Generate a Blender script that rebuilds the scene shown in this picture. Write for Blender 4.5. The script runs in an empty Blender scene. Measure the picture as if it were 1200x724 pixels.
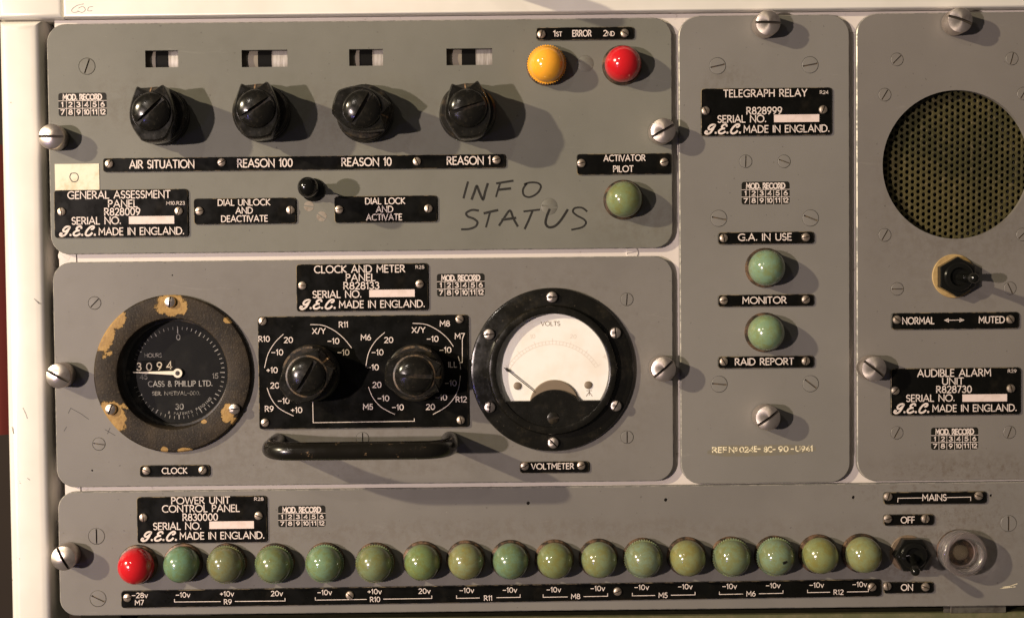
import bpy, bmesh, math, random
from mathutils import Vector, Matrix
from mathutils.geometry import tessellate_polygon
random.seed(7)
C = bpy.context.scene.collection
R = math.radians
PI = math.pi
S = 0.0005          # one plane unit = half a millimetre
Z0 = 1.25           # height of the panel centre above the floor

# ------------------------------------------------------------------ camera
F, CX, CY = 1500.0, 545.0, 362.0
ROLL, PITCH = 0.0107, R(1.7)
fw = Vector((0, math.cos(PITCH), -math.sin(PITCH)))
u0 = Vector((0, math.sin(PITCH), math.cos(PITCH)))
r0 = Vector((1, 0, 0))
rt = math.cos(ROLL)*r0 - math.sin(ROLL)*u0
up = math.cos(ROLL)*u0 + math.sin(ROLL)*r0
CAM = -F*fw

def P(u, v, h=0.0):
    """point of the panel plane (or of a plane h units in front of it) seen at photo pixel u, v: (X, Z) in plane units"""
    d = fw + rt*((u-CX)/F) - up*((v-CY)/F)
    t = (-h - CAM.y)/d.y
    q = CAM + d*t
    return q.x, q.z

cam = bpy.data.cameras.new('camera')
cam.sensor_width = 36
cam.sensor_fit = 'HORIZONTAL'
cam.lens = 36*F/1200
cam.shift_x = (600-CX)/1200
cam.clip_start = 0.01
cam.clip_end = 50
camo = bpy.data.objects.new('camera', cam)
C.objects.link(camo)
M3 = Matrix((rt, up, -fw)).transposed()
camo.matrix_world = Matrix.Translation(CAM*S + Vector((0, 0, Z0))) @ M3.to_4x4()
bpy.context.scene.camera = camo

# ------------------------------------------------------------------ world and lamps
w = bpy.data.worlds.new('World')
bpy.context.scene.world = w
w.use_nodes = True
w.node_tree.nodes['Background'].inputs[0].default_value = (1.0, 0.88, 0.78, 1)
w.node_tree.nodes['Background'].inputs[1].default_value = 0.05

def lamp(name, u, v, h, power, col, rad):
    l = bpy.data.lights.new(name, 'POINT')
    l.energy = power
    l.color = col
    l.shadow_soft_size = rad
    o = bpy.data.objects.new(name, l)
    C.objects.link(o)
    o.location = ((u-600)*S, -h*S, (362-v)*S + Z0)
    return o
lamp('room_lamp_near', -2100, 300, 3200, 138, (1.0, 0.825, 0.755), 0.022)
lamp('room_lamp_high', -4400, -1700, 3000, 385, (1.0, 0.84, 0.58), 0.03)
lamp('room_lamp_third', -1400, -1700, 3300, 14, (1.0, 0.88, 0.75), 0.03)
lamp('room_lamp_low', -1500, 1300, 2600, 3.0, (0.34, 0.28, 1.0), 0.03)
vs = bpy.context.scene.view_settings
vs.view_transform = 'Standard'
vs.look = 'None'
vs.exposure = 0.07
vs.gamma = 1.0

# ------------------------------------------------------------------ materials
MAT = {}
class NT:
    def __init__(s, name):
        m = bpy.data.materials.new(name)
        m.use_nodes = True
        s.m, s.t = m, m.node_tree
        s.b = s.t.nodes['Principled BSDF']
        s.tc = s.t.nodes.new('ShaderNodeTexCoord')
        s.obj = s.tc.outputs['Object']
        MAT[name] = m
    def put(s, sock, v):
        if isinstance(v, (int, float)): sock.default_value = v
        elif isinstance(v, tuple):
            sock.default_value = v if len(v) == len(sock.default_value) else (*v, 1)
        else: s.t.links.new(v, sock)
    def set(s, **k):
        for n, v in k.items(): s.put(s.b.inputs[n.replace('_', ' ')], v)
    def noise(s, scale, detail=3, rough=.6, vec=None, dist=0, stretch=None):
        n = s.t.nodes.new('ShaderNodeTexNoise')
        n.inputs['Scale'].default_value = scale
        n.inputs['Detail'].default_value = detail
        n.inputs['Roughness'].default_value = rough
        n.inputs['Distortion'].default_value = dist
        v = vec or s.obj
        if stretch: v = s.vm('MULTIPLY', v, stretch)
        s.t.links.new(v, n.inputs['Vector'])
        return n.outputs[0]
    def vm(s, op, a, b=None):
        n = s.t.nodes.new('ShaderNodeVectorMath'); n.operation = op
        s.put(n.inputs[0], a)
        if b is not None: s.put(n.inputs[1], b)
        return n.outputs['Value' if op in ('LENGTH', 'DISTANCE') else 'Vector']
    def ma(s, op, a, b=0.0, clamp=False):
        n = s.t.nodes.new('ShaderNodeMath'); n.operation = op; n.use_clamp = clamp
        s.put(n.inputs[0], a); s.put(n.inputs[1], b)
        return n.outputs[0]
    def rng(s, v, a, b, c=0.0, d=1.0, smooth=True):
        n = s.t.nodes.new('ShaderNodeMapRange')
        n.interpolation_type = 'SMOOTHSTEP' if smooth else 'LINEAR'
        s.put(n.inputs[0], v)
        for i, x in enumerate((a, b, c, d)): n.inputs[i+1].default_value = x
        return n.outputs[0]
    def mix(s, f, a, b, mode='MIX'):
        n = s.t.nodes.new('ShaderNodeMix'); n.data_type = 'RGBA'; n.blend_type = mode
        s.put(n.inputs[0], f); s.put(n.inputs[6], a); s.put(n.inputs[7], b)
        return n.outputs[2]
    def bump(s, h, strength, dist=0.0002):
        n = s.t.nodes.new('ShaderNodeBump')
        n.inputs['Strength'].default_value = strength
        n.inputs['Distance'].default_value = dist
        s.t.links.new(h, n.inputs['Height'])
        s.t.links.new(n.outputs[0], s.b.inputs['Normal'])
    def patches(s, plist, amp, soft, nscale=250):
        """mask of ragged patches: (x, z, rx, rz) in object units"""
        d = None
        for (x, z, rx, rz) in plist:
            v = s.vm('SUBTRACT', s.obj, (x*S, 0., z*S))
            v = s.vm('MULTIPLY', v, (1/(rx*S), 0., 1/(rz*S)))
            l = s.vm('LENGTH', v)
            d = l if d is None else s.ma('MINIMUM', d, l)
        nz = s.ma('MULTIPLY', s.ma('SUBTRACT', s.noise(nscale, 5, .7), .5), amp)
        return s.rng(s.ma('ADD', d, nz), 1-soft, 1+soft, 1, 0)

def paint(name, c1, c2, stains=None, stain_col=(.10, .075, .05), rough=.42, rust=None):
    n = NT(name)
    big = n.noise(9, 4, .6)
    col = n.mix(n.rng(big, .3, .7), c1, c2)
    mid = n.noise(60, 5, .7)
    col = n.mix(n.ma('MULTIPLY', n.rng(mid, .52, .8), .18), col, (c1[0]*.72, c1[1]*.70, c1[2]*.62))
    # light rub marks and hairline scratches
    sc = n.noise(26, 6, .75, stretch=(1, 1, 7), dist=1.2)
    col = n.mix(n.ma('MULTIPLY', n.rng(sc, .62, .74), .36), col, (c2[0]*1.35, c2[1]*1.35, c2[2]*1.35))
    sp = n.noise(420, 2, .5)
    col = n.mix(n.ma('MULTIPLY', n.rng(sp, .715, .74), .5), col, (.04, .035, .03))
    sp2 = n.noise(330, 3, .6, stretch=(1.0, 1.0, 1.4))
    col = n.mix(n.ma('MULTIPLY', n.rng(sp2, .735, .755), .6), col, (.42, .39, .34))
    if stains:
        soft = n.patches(stains, 1.5, .65, 90)
        gr = n.rng(n.noise(170, 6, .75), .40, .62)
        col = n.mix(n.ma('MULTIPLY', n.ma('MULTIPLY', soft, gr), .28), col, stain_col)
    if rust:
        soft = n.patches(rust, 1.2, .8, 60)
        gr = n.rng(n.noise(240, 6, .8), .50, .60)
        col = n.mix(n.ma('MULTIPLY', n.ma('MULTIPLY', soft, gr), .4), col, (.085, .052, .03))
    grain = n.noise(1800, 2, .6)
    col = n.mix(n.rng(grain, .3, .7, 0, .16), col, (c1[0]*.75, c1[1]*.75, c1[2]*.75))
    n.set(Base_Color=col, Roughness=n.rng(mid, .3, .7, rough-.06, rough+.1))
    n.b.inputs['Specular IOR Level'].default_value = .35
    n.bump(n.noise(1100, 2, .5), .10, .0001)
    return n.m

G1, G2 = (.172, .161, .147), (.204, .191, .174)
paint('grey_paint_assessment', (.153, .151, .128), (.184, .180, .153), [(330, -100, 60, 30), (-250, 40, 80, 30), (0, 20, 90, 40)])
paint('grey_paint_clock', G1, G2, [(-150, -40, 110, 110), (0, -95, 150, 30), (225, 0, 105, 105)])
paint('grey_paint_telegraph', (.188, .178, .161), (.214, .202, .184), [(-40, 195, 30, 20)])
paint('grey_paint_alarm', (.176, .162, .147), (.202, .186, .168), [(-85, 40, 95, 90), (-80, -255, 90, 16)], rust=[(-75, -262, 95, 14)])
paint('grey_paint_power', G1, G2, [(-180, 22, 430, 13), (390, 10, 60, 50), (340, -22, 60, 40)], (.11, .08, .055), rust=[(345, 64, 85, 16), (372, 20, 75, 40), (330, -25, 40, 45)])

n = NT('worn_edge')
k = n.rng(n.noise(120, 5, .75), .44, .56)
n.set(Base_Color=n.mix(k, (.17, .165, .15), (.40, .375, .33)), Roughness=.4, Metallic=n.ma('MULTIPLY', k, .4))

n = NT('white_enamel')
b1 = n.noise(14, 4, .6)
col = n.mix(n.rng(b1, .35, .7), (.78, .75, .68), (.70, .67, .60))
sp = n.rng(n.noise(95, 4, .65), .69, .73)
col = n.mix(n.ma('MULTIPLY', sp, .7), col, (.22, .11, .05))
sc = n.rng(n.noise(60, 6, .8, stretch=(3, 1, .6), dist=1.0), .715, .74)
col = n.mix(n.ma('MULTIPLY', sc, .5), col, (.25, .20, .16))
n.set(Base_Color=col, Roughness=.28)
n.bump(n.noise(220, 2, .5), .10, .0002)

n = NT('frame_white')
gr = n.rng(n.noise(130, 6, .75), .60, .72)
col = n.mix(n.ma('MULTIPLY', gr, .5), (.66, .60, .55), (.20, .14, .10))
n.set(Base_Color=col, Roughness=.45)

n = NT('black_plate')
d = n.rng(n.noise(70, 5, .7), .5, .8)
col = n.mix(d, (.004, .004, .0035), (.011, .0095, .007))
col = n.mix(n.rng(n.noise(900, 3, .6), .70, .76, 0, .4), col, (.09, .075, .05))
n.set(Base_Color=col, Roughness=n.rng(n.noise(110, 4, .6), .3, .7, .24, .42))
n.b.inputs['Specular IOR Level'].default_value = .13
n = NT('plate_edge')
n.set(Base_Color=n.mix(n.rng(n.noise(150, 4, .7), .45, .6), (.018, .016, .012), (.22, .17, .10)), Roughness=.5)
n = NT('print_black')
n.set(Base_Color=n.mix(n.rng(n.noise(300, 5, .7), .5, .75), (.012, .011, .008), (.04, .036, .028)), Roughness=.55)
n.b.inputs['Specular IOR Level'].default_value = .2
n = NT('engraved_white')
n.set(Base_Color=n.mix(n.rng(n.noise(500, 4, .7), .5, .72), (.74, .64, .58), (.42, .36, .31)), Roughness=.6)
n = NT('serial_tape')
n.set(Base_Color=n.mix(n.rng(n.noise(260, 4, .7), .4, .7), (.76, .63, .58), (.66, .54, .48)), Roughness=.6)
n = NT('faded_stamp')
k = n.rng(n.noise(420, 5, .75), .40, .52)
n.set(Base_Color=n.mix(k, (.30, .26, .17), (.86, .76, .52)), Roughness=.6)
n = NT('stamp_smear')
n.set(Base_Color=n.mix(n.rng(n.noise(200, 5, .7), .35, .65), (.20, .175, .12), (.178, .165, .135)), Roughness=.5)
n = NT('marker_ink')
n.set(Base_Color=n.mix(n.rng(n.noise(500, 4, .7), .55, .8), (.012, .011, .008), (.075, .068, .055)), Roughness=.5)
n = NT('pencil')
n.set(Base_Color=n.mix(n.rng(n.noise(700, 4, .7), .4, .7), (.12, .11, .10), (.5, .47, .42)), Roughness=.6)
n = NT('paper')
n.set(Base_Color=n.mix(n.rng(n.noise(70, 5, .7), .45, .7), (.80, .74, .58), (.62, .53, .36)), Roughness=.8)

n = NT('bakelite')
col = n.mix(n.rng(n.noise(80, 6, .75), .5, .75), (.008, .0075, .006), (.026, .022, .015))
col = n.mix(n.rng(n.noise(600, 4, .7), .64, .72, 0, .5), col, (.14, .11, .07))
n.set(Base_Color=col, Roughness=n.rng(n.noise(150, 4, .6), .3, .7, .15, .32))
n.bump(n.noise(700, 3, .6), .07, .0001)
n = NT('bakelite_worn')
col = n.mix(n.rng(n.noise(110, 6, .75, stretch=(1, 1, 1)), .48, .72), (.009, .008, .006), (.075, .055, .032))
n.set(Base_Color=col, Roughness=.36)
n.bump(n.noise(500, 3, .6), .10, .0001)
n = NT('worn_brown')
n.set(Base_Color=n.mix(n.rng(n.noise(220, 5, .75), .38, .58), (.13, .088, .048), (.014, .012, .009)), Roughness=.45)
n = NT('black_gloss')
n.set(Base_Color=(.006, .006, .005), Roughness=.16)
n = NT('black_handle')
k = n.rng(n.noise(240, 5, .75), .62, .70)
n.set(Base_Color=n.mix(k, (.008, .007, .005), (.20, .13, .07)), Roughness=n.rng(n.noise(60, 4, .6), .3, .7, .14, .30))
n.bump(n.noise(300, 4, .6), .12, .0002)
n = NT('index_cream')
n.set(Base_Color=n.mix(n.rng(n.noise(300, 4, .7), .4, .65), (.34, .21, .11), (.12, .07, .04)), Roughness=.6)

n = NT('index_bright')
n.set(Base_Color=(.50, .30, .13), Roughness=.55)

n = NT('turned_metal')
tg = n.t.nodes.new('ShaderNodeTangent'); tg.direction_type = 'RADIAL'; tg.axis = 'Y'
n.t.links.new(tg.outputs[0], n.b.inputs['Tangent'])
n.set(Base_Color=n.mix(n.rng(n.noise(160, 5, .7), .45, .75), (.62, .55, .50), (.38, .31, .27)), Metallic=.85, Roughness=n.rng(n.noise(300, 4, .6), .3, .7, .33, .45))
n.b.inputs['Anisotropic'].default_value = .75
n = NT('screw_metal')
n.set(Base_Color=n.mix(n.rng(n.noise(260, 5, .7), .45, .7), (.60, .51, .42), (.28, .20, .13)), Metallic=.85, Roughness=.42)
n = NT('brass_screw')
n.set(Base_Color=n.mix(n.rng(n.noise(300, 5, .7), .45, .7), (.29, .25, .20), (.19, .15, .11)), Metallic=.3, Roughness=.5)
n = NT('slot_dark')
n.set(Base_Color=(.03, .022, .014), Roughness=.8)
n = NT('slot_paint')
n.set(Base_Color=n.mix(n.rng(n.noise(400, 4, .7), .4, .6), (.075, .062, .045), (.12, .085, .05)), Roughness=.7)
n = NT('drum_metal')
n.set(Base_Color=n.mix(n.rng(n.noise(420, 4, .7, stretch=(1, .1, .1)), .4, .62), (.58, .54, .50), (.34, .30, .26)), Metallic=.5, Roughness=.45)
n = NT('added_reflector')
n.set(Base_Color=(.60, .53, .50), Metallic=.6, Roughness=.3)
n = NT('drum_grey')
n.set(Base_Color=(.22, .19, .15), Roughness=.5)
n = NT('drum_black')
n.set(Base_Color=(.006, .0055, .005), Roughness=.5)
n.b.inputs['Specular IOR Level'].default_value = .1
n = NT('interior_dark')
n.set(Base_Color=(.012, .010, .008), Roughness=.8)
n = NT('lamp_bezel')
n.set(Base_Color=n.mix(n.rng(n.noise(200, 5, .7), .4, .65), (.03, .024, .016), (.20, .12, .07)), Metallic=.3, Roughness=.4)

def lens_mat(name, c=None, mottled=.0):
    n = NT(name)
    if c is None:
        oi = n.t.nodes.new('ShaderNodeObjectInfo')
        base = oi.outputs['Color']
    else:
        base = n.mix(0., c, c)
    off = n.t.nodes.new('ShaderNodeObjectInfo').outputs['Random']
    vec = n.vm('ADD', n.obj, n.mix(1., off, off))
    if mottled:
        k = n.rng(n.noise(150, 8, .8, vec=vec, dist=.3), .42, .60)
        base = n.mix(n.ma('MULTIPLY', k, mottled), base, n.mix(1., base, (.98, .76, .46), 'MULTIPLY'))
        k2 = n.rng(n.noise(210, 5, .7, vec=vec), .52, .74)
        base = n.mix(n.ma('MULTIPLY', k2, .5), base, n.mix(1., base, (1.5, 1.35, 1.05), 'MULTIPLY'))
    n.set(Base_Color=base, Roughness=n.rng(n.noise(120, 4, .6, vec=vec), .3, .7, .10, .22))
    n.b.inputs['Subsurface Weight'].default_value = .1
    n.b.inputs['Subsurface Radius'].default_value = (1., .8, .4)
    n.b.inputs['Subsurface Scale'].default_value = .003
    n.b.inputs['Coat Weight'].default_value = .5
    n.b.inputs['Coat Roughness'].default_value = .07
    return n.m
lens_mat('green_lens', None, .8)
lens_mat('red_lens', (.52, .012, .018), .1)
lens_mat('yellow_lens', (.86, .40, .035), .12)

n = NT('clear_glass')
n.set(Base_Color=(.97, .93, .92), Roughness=.06, IOR=1.47)
n.b.inputs['Transmission Weight'].default_value = 1.0
n = NT('ring_glass')
n.set(Base_Color=(.86, .80, .78), Roughness=.11, IOR=1.5)
n.b.inputs['Transmission Weight'].default_value = .93
n.b.inputs['Coat Weight'].default_value = 1.0
n.b.inputs['Coat Roughness'].default_value = .04
n = NT('bulb_glass')
n.set(Base_Color=(.35, .30, .20), Roughness=.15, Metallic=.5)
n = NT('window_glass')
n.t.nodes.remove(n.b)
lw = n.t.nodes.new('ShaderNodeLayerWeight')
fr = n.ma('ADD', n.ma('MULTIPLY', n.ma('POWER', lw.outputs['Facing'], 4.0), .5), .035)
gl = n.t.nodes.new('ShaderNodeBsdfGlossy'); gl.inputs['Roughness'].default_value = .05
tr = n.t.nodes.new('ShaderNodeBsdfTransparent')
df = n.t.nodes.new('ShaderNodeBsdfDiffuse'); df.inputs[0].default_value = (.6, .56, .48, 1)
m1 = n.t.nodes.new('ShaderNodeMixShader'); m2 = n.t.nodes.new('ShaderNodeMixShader')
n.t.links.new(n.rng(n.noise(90, 6, .75), .5, .85, 0.0, .014), m1.inputs[0])
n.t.links.new(tr.outputs[0], m1.inputs[1]); n.t.links.new(df.outputs[0], m1.inputs[2])
n.t.links.new(fr, m2.inputs[0]); n.t.links.new(m1.outputs[0], m2.inputs[1]); n.t.links.new(gl.outputs[0], m2.inputs[2])
n.t.links.new(m2.outputs[0], n.t.nodes['Material Output'].inputs[0])

n = NT('meter_white')
n.set(Base_Color=n.mix(n.rng(n.noise(60, 4, .6), .4, .7), (.95, .92, .86), (.90, .84, .75)), Roughness=.6)
n = NT('meter_ink')
n.set(Base_Color=(.20, .14, .10), Roughness=.6)
n = NT('meter_ink_pale')
n.set(Base_Color=(.76, .68, .58), Roughness=.6)
n = NT('meter_shade')
n.set(Base_Color=(.21, .16, .11), Roughness=.5)
n = NT('needle_black')
n.set(Base_Color=(.03, .025, .02), Roughness=.4)
n = NT('dial_black')
n.set(Base_Color=n.mix(n.rng(n.noise(70, 5, .7), .45, .8), (.006, .006, .006), (.014, .0135, .012)), Roughness=.45)
n.b.inputs['Specular IOR Level'].default_value = .12
n = NT('dial_white')
n.set(Base_Color=n.mix(n.rng(n.noise(160, 4, .7), .42, .66), (.36, .34, .31), (.11, .10, .09)), Roughness=.6)
n = NT('digit_cream')
n.set(Base_Color=(.55, .47, .36), Roughness=.6)
n = NT('dial_faint_shaded')  # faint print, and left markings coloured dim as if in the rim's shadow
n.set(Base_Color=n.mix(n.rng(n.noise(260, 4, .7), .40, .62), (.34, .31, .27), (.06, .058, .05)), Roughness=.6)
n = NT('pointer_cream')
n.set(Base_Color=(.88, .78, .64), Roughness=.5)

n = NT('crinkle_bezel')
chips = n.patches([(-70, -50, 16, 19), (-79, 52, 12, 30), (-66, 66, 14, 12), (0, 80, 18, 12), (66, 62, 6, 4), (64, -46, 7, 12), (72, -57, 5, 5),
                   (13, -90, 8, 3.5), (-11, -89, 4, 4), (36, -56, 3.5, 2.5)], 1.5, .04, 230)
sp = n.noise(900, 3, .6)
col = n.mix(n.rng(n.noise(55, 5, .7), .35, .7), (.016, .012, .008), (.042, .030, .018))
col = n.mix(n.rng(sp, .55, .7, 0, .5), col, (.12, .095, .06))
col = n.mix(chips, col, n.mix(n.rng(n.noise(200, 4, .7), .4, .7), (.37, .23, .08), (.26, .155, .055)))
n.set(Base_Color=col, Roughness=n.ma('ADD', n.ma('MULTIPLY', chips, -.05), .55))
n.b.inputs['Specular IOR Level'].default_value = .2
n.bump(n.ma('ADD', sp, n.ma('MULTIPLY', chips, -1.5)), .6, .0004)

n = NT('grille_metal')
k = n.rng(n.noise(28, 4, .6), .38, .66)
col = n.mix(k, (.055, .051, .020), (.098, .082, .031))
col = n.mix(n.rng(n.noise(300, 5, .75), .5, .72, 0, .6), col, (.24, .19, .11))
n.set(Base_Color=col, Metallic=.35, Roughness=.5)
n = NT('washer_tan')
n.set(Base_Color=n.mix(n.rng(n.noise(120, 4, .7), .4, .7), (.42, .29, .12), (.30, .195, .078)), Roughness=.6)
n = NT('washer_brown')
n.set(Base_Color=n.mix(n.rng(n.noise(200, 4, .7), .4, .7), (.20, .14, .09), (.11, .08, .05)), Roughness=.5)
n = NT('olive_paint')
n.set(Base_Color=n.mix(n.rng(n.noise(120, 5, .7), .4, .7), (.10, .10, .045), (.15, .13, .07)), Roughness=.6)
n = NT('bracket_metal')
n.set(Base_Color=n.mix(n.rng(n.noise(150, 5, .7), .4, .7), (.12, .11, .09), (.06, .05, .04)), Metallic=.3, Roughness=.5)
n = NT('dark_wall')
n.set(Base_Color=n.mix(n.noise(3), (.012, .008, .006), (.03, .018, .012)), Roughness=.9)
n = NT('red_cloth')
n.set(Base_Color=n.mix(n.noise(6), (.10, .010, .006), (.17, .022, .010)), Roughness=.9)

# ------------------------------------------------------------------ mesh helpers (local axes: x right, y away from the viewer, z up; h = height towards the viewer)
class MB:
    def __init__(s): s.v, s.f, s.m, s.mats = [], [], [], []
    def mi(s, mat):
        if mat not in s.mats: s.mats.append(mat)
        return s.mats.index(mat)
    def add(s, vs, fs, mat):
        o, k = len(s.v), s.mi(mat)
        s.v += vs
        for f in fs: s.f.append([i+o for i in f]); s.m.append(k)
    def lathe(s, prof, mat, n=40, c=(0, 0), loop=False):
        """prof: (radius, h) pairs from the back to the front"""
        vs, fs, rings = [], [], []
        for r, h in prof:
            if r <= 1e-6: rings.append([len(vs)]); vs.append((c[0], -h, c[1]))
            else:
                rings.append(list(range(len(vs), len(vs)+n)))
                vs += [(c[0]+r*math.cos(2*PI*i/n), -h, c[1]+r*math.sin(2*PI*i/n)) for i in range(n)]
        pr = list(zip(rings, rings[1:]))
        if loop: pr.append((rings[-1], rings[0]))
        for a, b in pr:
            for i in range(n):
                j = (i+1) % n
                if len(a) == 1 and len(b) == 1: continue
                if len(a) == 1: fs.append([a[0], b[i], b[j]])
                elif len(b) == 1: fs.append([a[i], a[j], b[0]])
                else: fs.append([a[i], a[j], b[j], b[i]])
        s.add(vs, fs, mat)
    def loft(s, outlines, mat, cap=True, cap0=False, edge=None):
        """outlines: list of (points2d, h), same count; edge = material of the last band"""
        vs, fs = [], []
        n = len(outlines[0][0])
        for pts, h in outlines: vs += [(x, -h, z) for x, z in pts]
        o = len(s.v)
        last = len(outlines)-2
        body, rim = [], []
        for k in range(len(outlines)-1):
            for i in range(n):
                j = (i+1) % n
                (rim if edge and k == last else body).append([k*n+i, k*n+j, (k+1)*n+j, (k+1)*n+i])
        caps = []
        if cap: caps.append([(len(outlines)-1)*n+i for i in range(n)])
        if cap0: caps.append([i for i in range(n)][::-1])
        s.add(vs, body+caps, mat)
        if rim:
            k = s.mi(edge)
            for f in rim: s.f.append([i+o for i in f]); s.m.append(k)
    def box(s, x0, x1, z0, z1, h0, h1, mat):
        vs = [(x, -h, z) for h in (h0, h1) for x, z in ((x0, z0), (x1, z0), (x1, z1), (x0, z1))]
        s.add(vs, [[0, 1, 2, 3], [7, 6, 5, 4], [0, 4, 5, 1], [1, 5, 6, 2], [2, 6, 7, 3], [3, 7, 4, 0]], mat)
    def ribbon(s, pts, wd, h, mat):
        q = [Vector(pts[0])]
        for p in pts[1:]:
            p = Vector(p)
            if (p-q[-1]).length > 1e-4: q.append(p)
        if len(q) < 2: return
        closed = (q[0]-q[-1]).length < 1e-3
        if closed: q.pop()
        n = len(q)
        hw = wd/2
        if not closed:
            d = (q[1]-q[0]).normalized(); q[0] = q[0]-d*hw*.55
            d = (q[-1]-q[-2]).normalized(); q[-1] = q[-1]+d*hw*.55
        vs, fs = [], []
        for i in range(n):
            a = q[i]-q[i-1] if (i > 0 or closed) else None
            b = q[(i+1) % n]-q[i] if (i < n-1 or closed) else None
            da = a.normalized() if a is not None else None
            db = b.normalized() if b is not None else None
            if da is None: da = db
            if db is None: db = da
            na, nb = Vector((-da.y, da.x)), Vector((-db.y, db.x))
            m = na+nb
            m = na if m.length < .05 else m.normalized()
            k = hw/max(.45, m.dot(na))
            vs += [(q[i].x+m.x*k, -h, q[i].y+m.y*k), (q[i].x-m.x*k, -h, q[i].y-m.y*k)]
        for i in range(n if closed else n-1):
            j = (i+1) % n
            fs.append([2*i, 2*i+1, 2*j+1, 2*j])
        s.add(vs, fs, mat)
    def tube(s, path, rad, mat, n=16, caps=True):
        """path: 3d local points (x, h, z); rad: float or list"""
        pts = [Vector((x, -h, z)) for x, h, z in path]
        rad = rad if isinstance(rad, (list, tuple)) else [rad]*len(pts)
        ref = None
        vs, fs = [], []
        for i, p in enumerate(pts):
            d = (pts[min(i+1, len(pts)-1)]-pts[max(i-1, 0)]).normalized()
            if ref is None:
                ref = d.orthogonal().normalized()
            ref = (ref-d*ref.dot(d)).normalized()
            b = d.cross(ref)
            vs += [tuple(p+(ref*math.cos(2*PI*k/n)+b*math.sin(2*PI*k/n))*rad[i]) for k in range(n)]
        for i in range(len(pts)-1):
            for k in range(n):
                j = (k+1) % n
                fs.append([i*n+k, i*n+j, (i+1)*n+j, (i+1)*n+k])
        if caps: fs += [list(range(n))[::-1], [(len(pts)-1)*n+k for k in range(n)]]
        s.add(vs, fs, mat)
    def mesh(s, name, smooth=35):
        me = bpy.data.meshes.new(name)
        me.from_pydata([(x*S, y*S, z*S) for x, y, z in s.v], [], s.f)
        for m in s.mats: me.materials.append(MAT[m])
        me.polygons.foreach_set('material_index', s.m)
        bm = bmesh.new(); bm.from_mesh(me)
        bmesh.ops.recalc_face_normals(bm, faces=bm.faces)
        bm.to_mesh(me); bm.free()
        if smooth:
            me.polygons.foreach_set('use_smooth', [True]*len(me.polygons))
            me.set_sharp_from_angle(angle=R(smooth))
        me.update()
        return me

def place(name, me, parent=None, loc=(0, 0, 0), rot=0, label=None):
    """loc = (x, h, z) in units, in the parent's axes (plane axes for a top-level thing); rot = turn about the viewing axis, anticlockwise"""
    o = bpy.data.objects.new(name, me)
    C.objects.link(o)
    x, h, z = loc
    o.location = (x*S, -h*S, z*S + (0 if parent else Z0))
    o.rotation_euler = (0, -rot, 0)
    if parent: o.parent = parent
    if label: o['label'] = label
    return o
def thing(name, me, loc, label, cat, group=None):
    o = place(name, me, None, loc)
    o['label'], o['category'] = label, cat
    if group: o['group'] = group
    return o

def circ(r, n=48, c=(0, 0), a0=0.0):
    return [(c[0]+r*math.cos(a0+2*PI*i/n), c[1]+r*math.sin(a0+2*PI*i/n)) for i in range(n)]
def rrect(wd, ht, r, n=6, c=(0, 0)):
    pts = []
    for cx, cz, a in ((wd/2-r, ht/2-r, 0), (-wd/2+r, ht/2-r, 90), (-wd/2+r, -ht/2+r, 180), (wd/2-r, -ht/2+r, 270)):
        for i in range(n+1):
            t = R(a+90*i/n)
            pts.append((c[0]+cx+r*math.cos(t), c[1]+cz+r*math.sin(t)))
    return pts
def arcpts(c, r, a0, a1, n=14, ry=None):
    ry = ry or r
    return [(c[0]+r*math.cos(R(a0+(a1-a0)*i/n)), c[1]+ry*math.sin(R(a0+(a1-a0)*i/n))) for i in range(n+1)]
def spline(pts, n=6):
    out = []
    for i in range(len(pts)-1):
        p0, p1, p2, p3 = pts[max(i-1, 0)], pts[i], pts[i+1], pts[min(i+2, len(pts)-1)]
        for k in range(n):
            t = k/n
            out.append(tuple(.5*((2*p1[j])+(-p0[j]+p2[j])*t+(2*p0[j]-5*p1[j]+4*p2[j]-p3[j])*t*t+(-p0[j]+3*p1[j]-3*p2[j]+p3[j])*t**3) for j in (0, 1)))
    return out+[pts[-1]]

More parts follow.
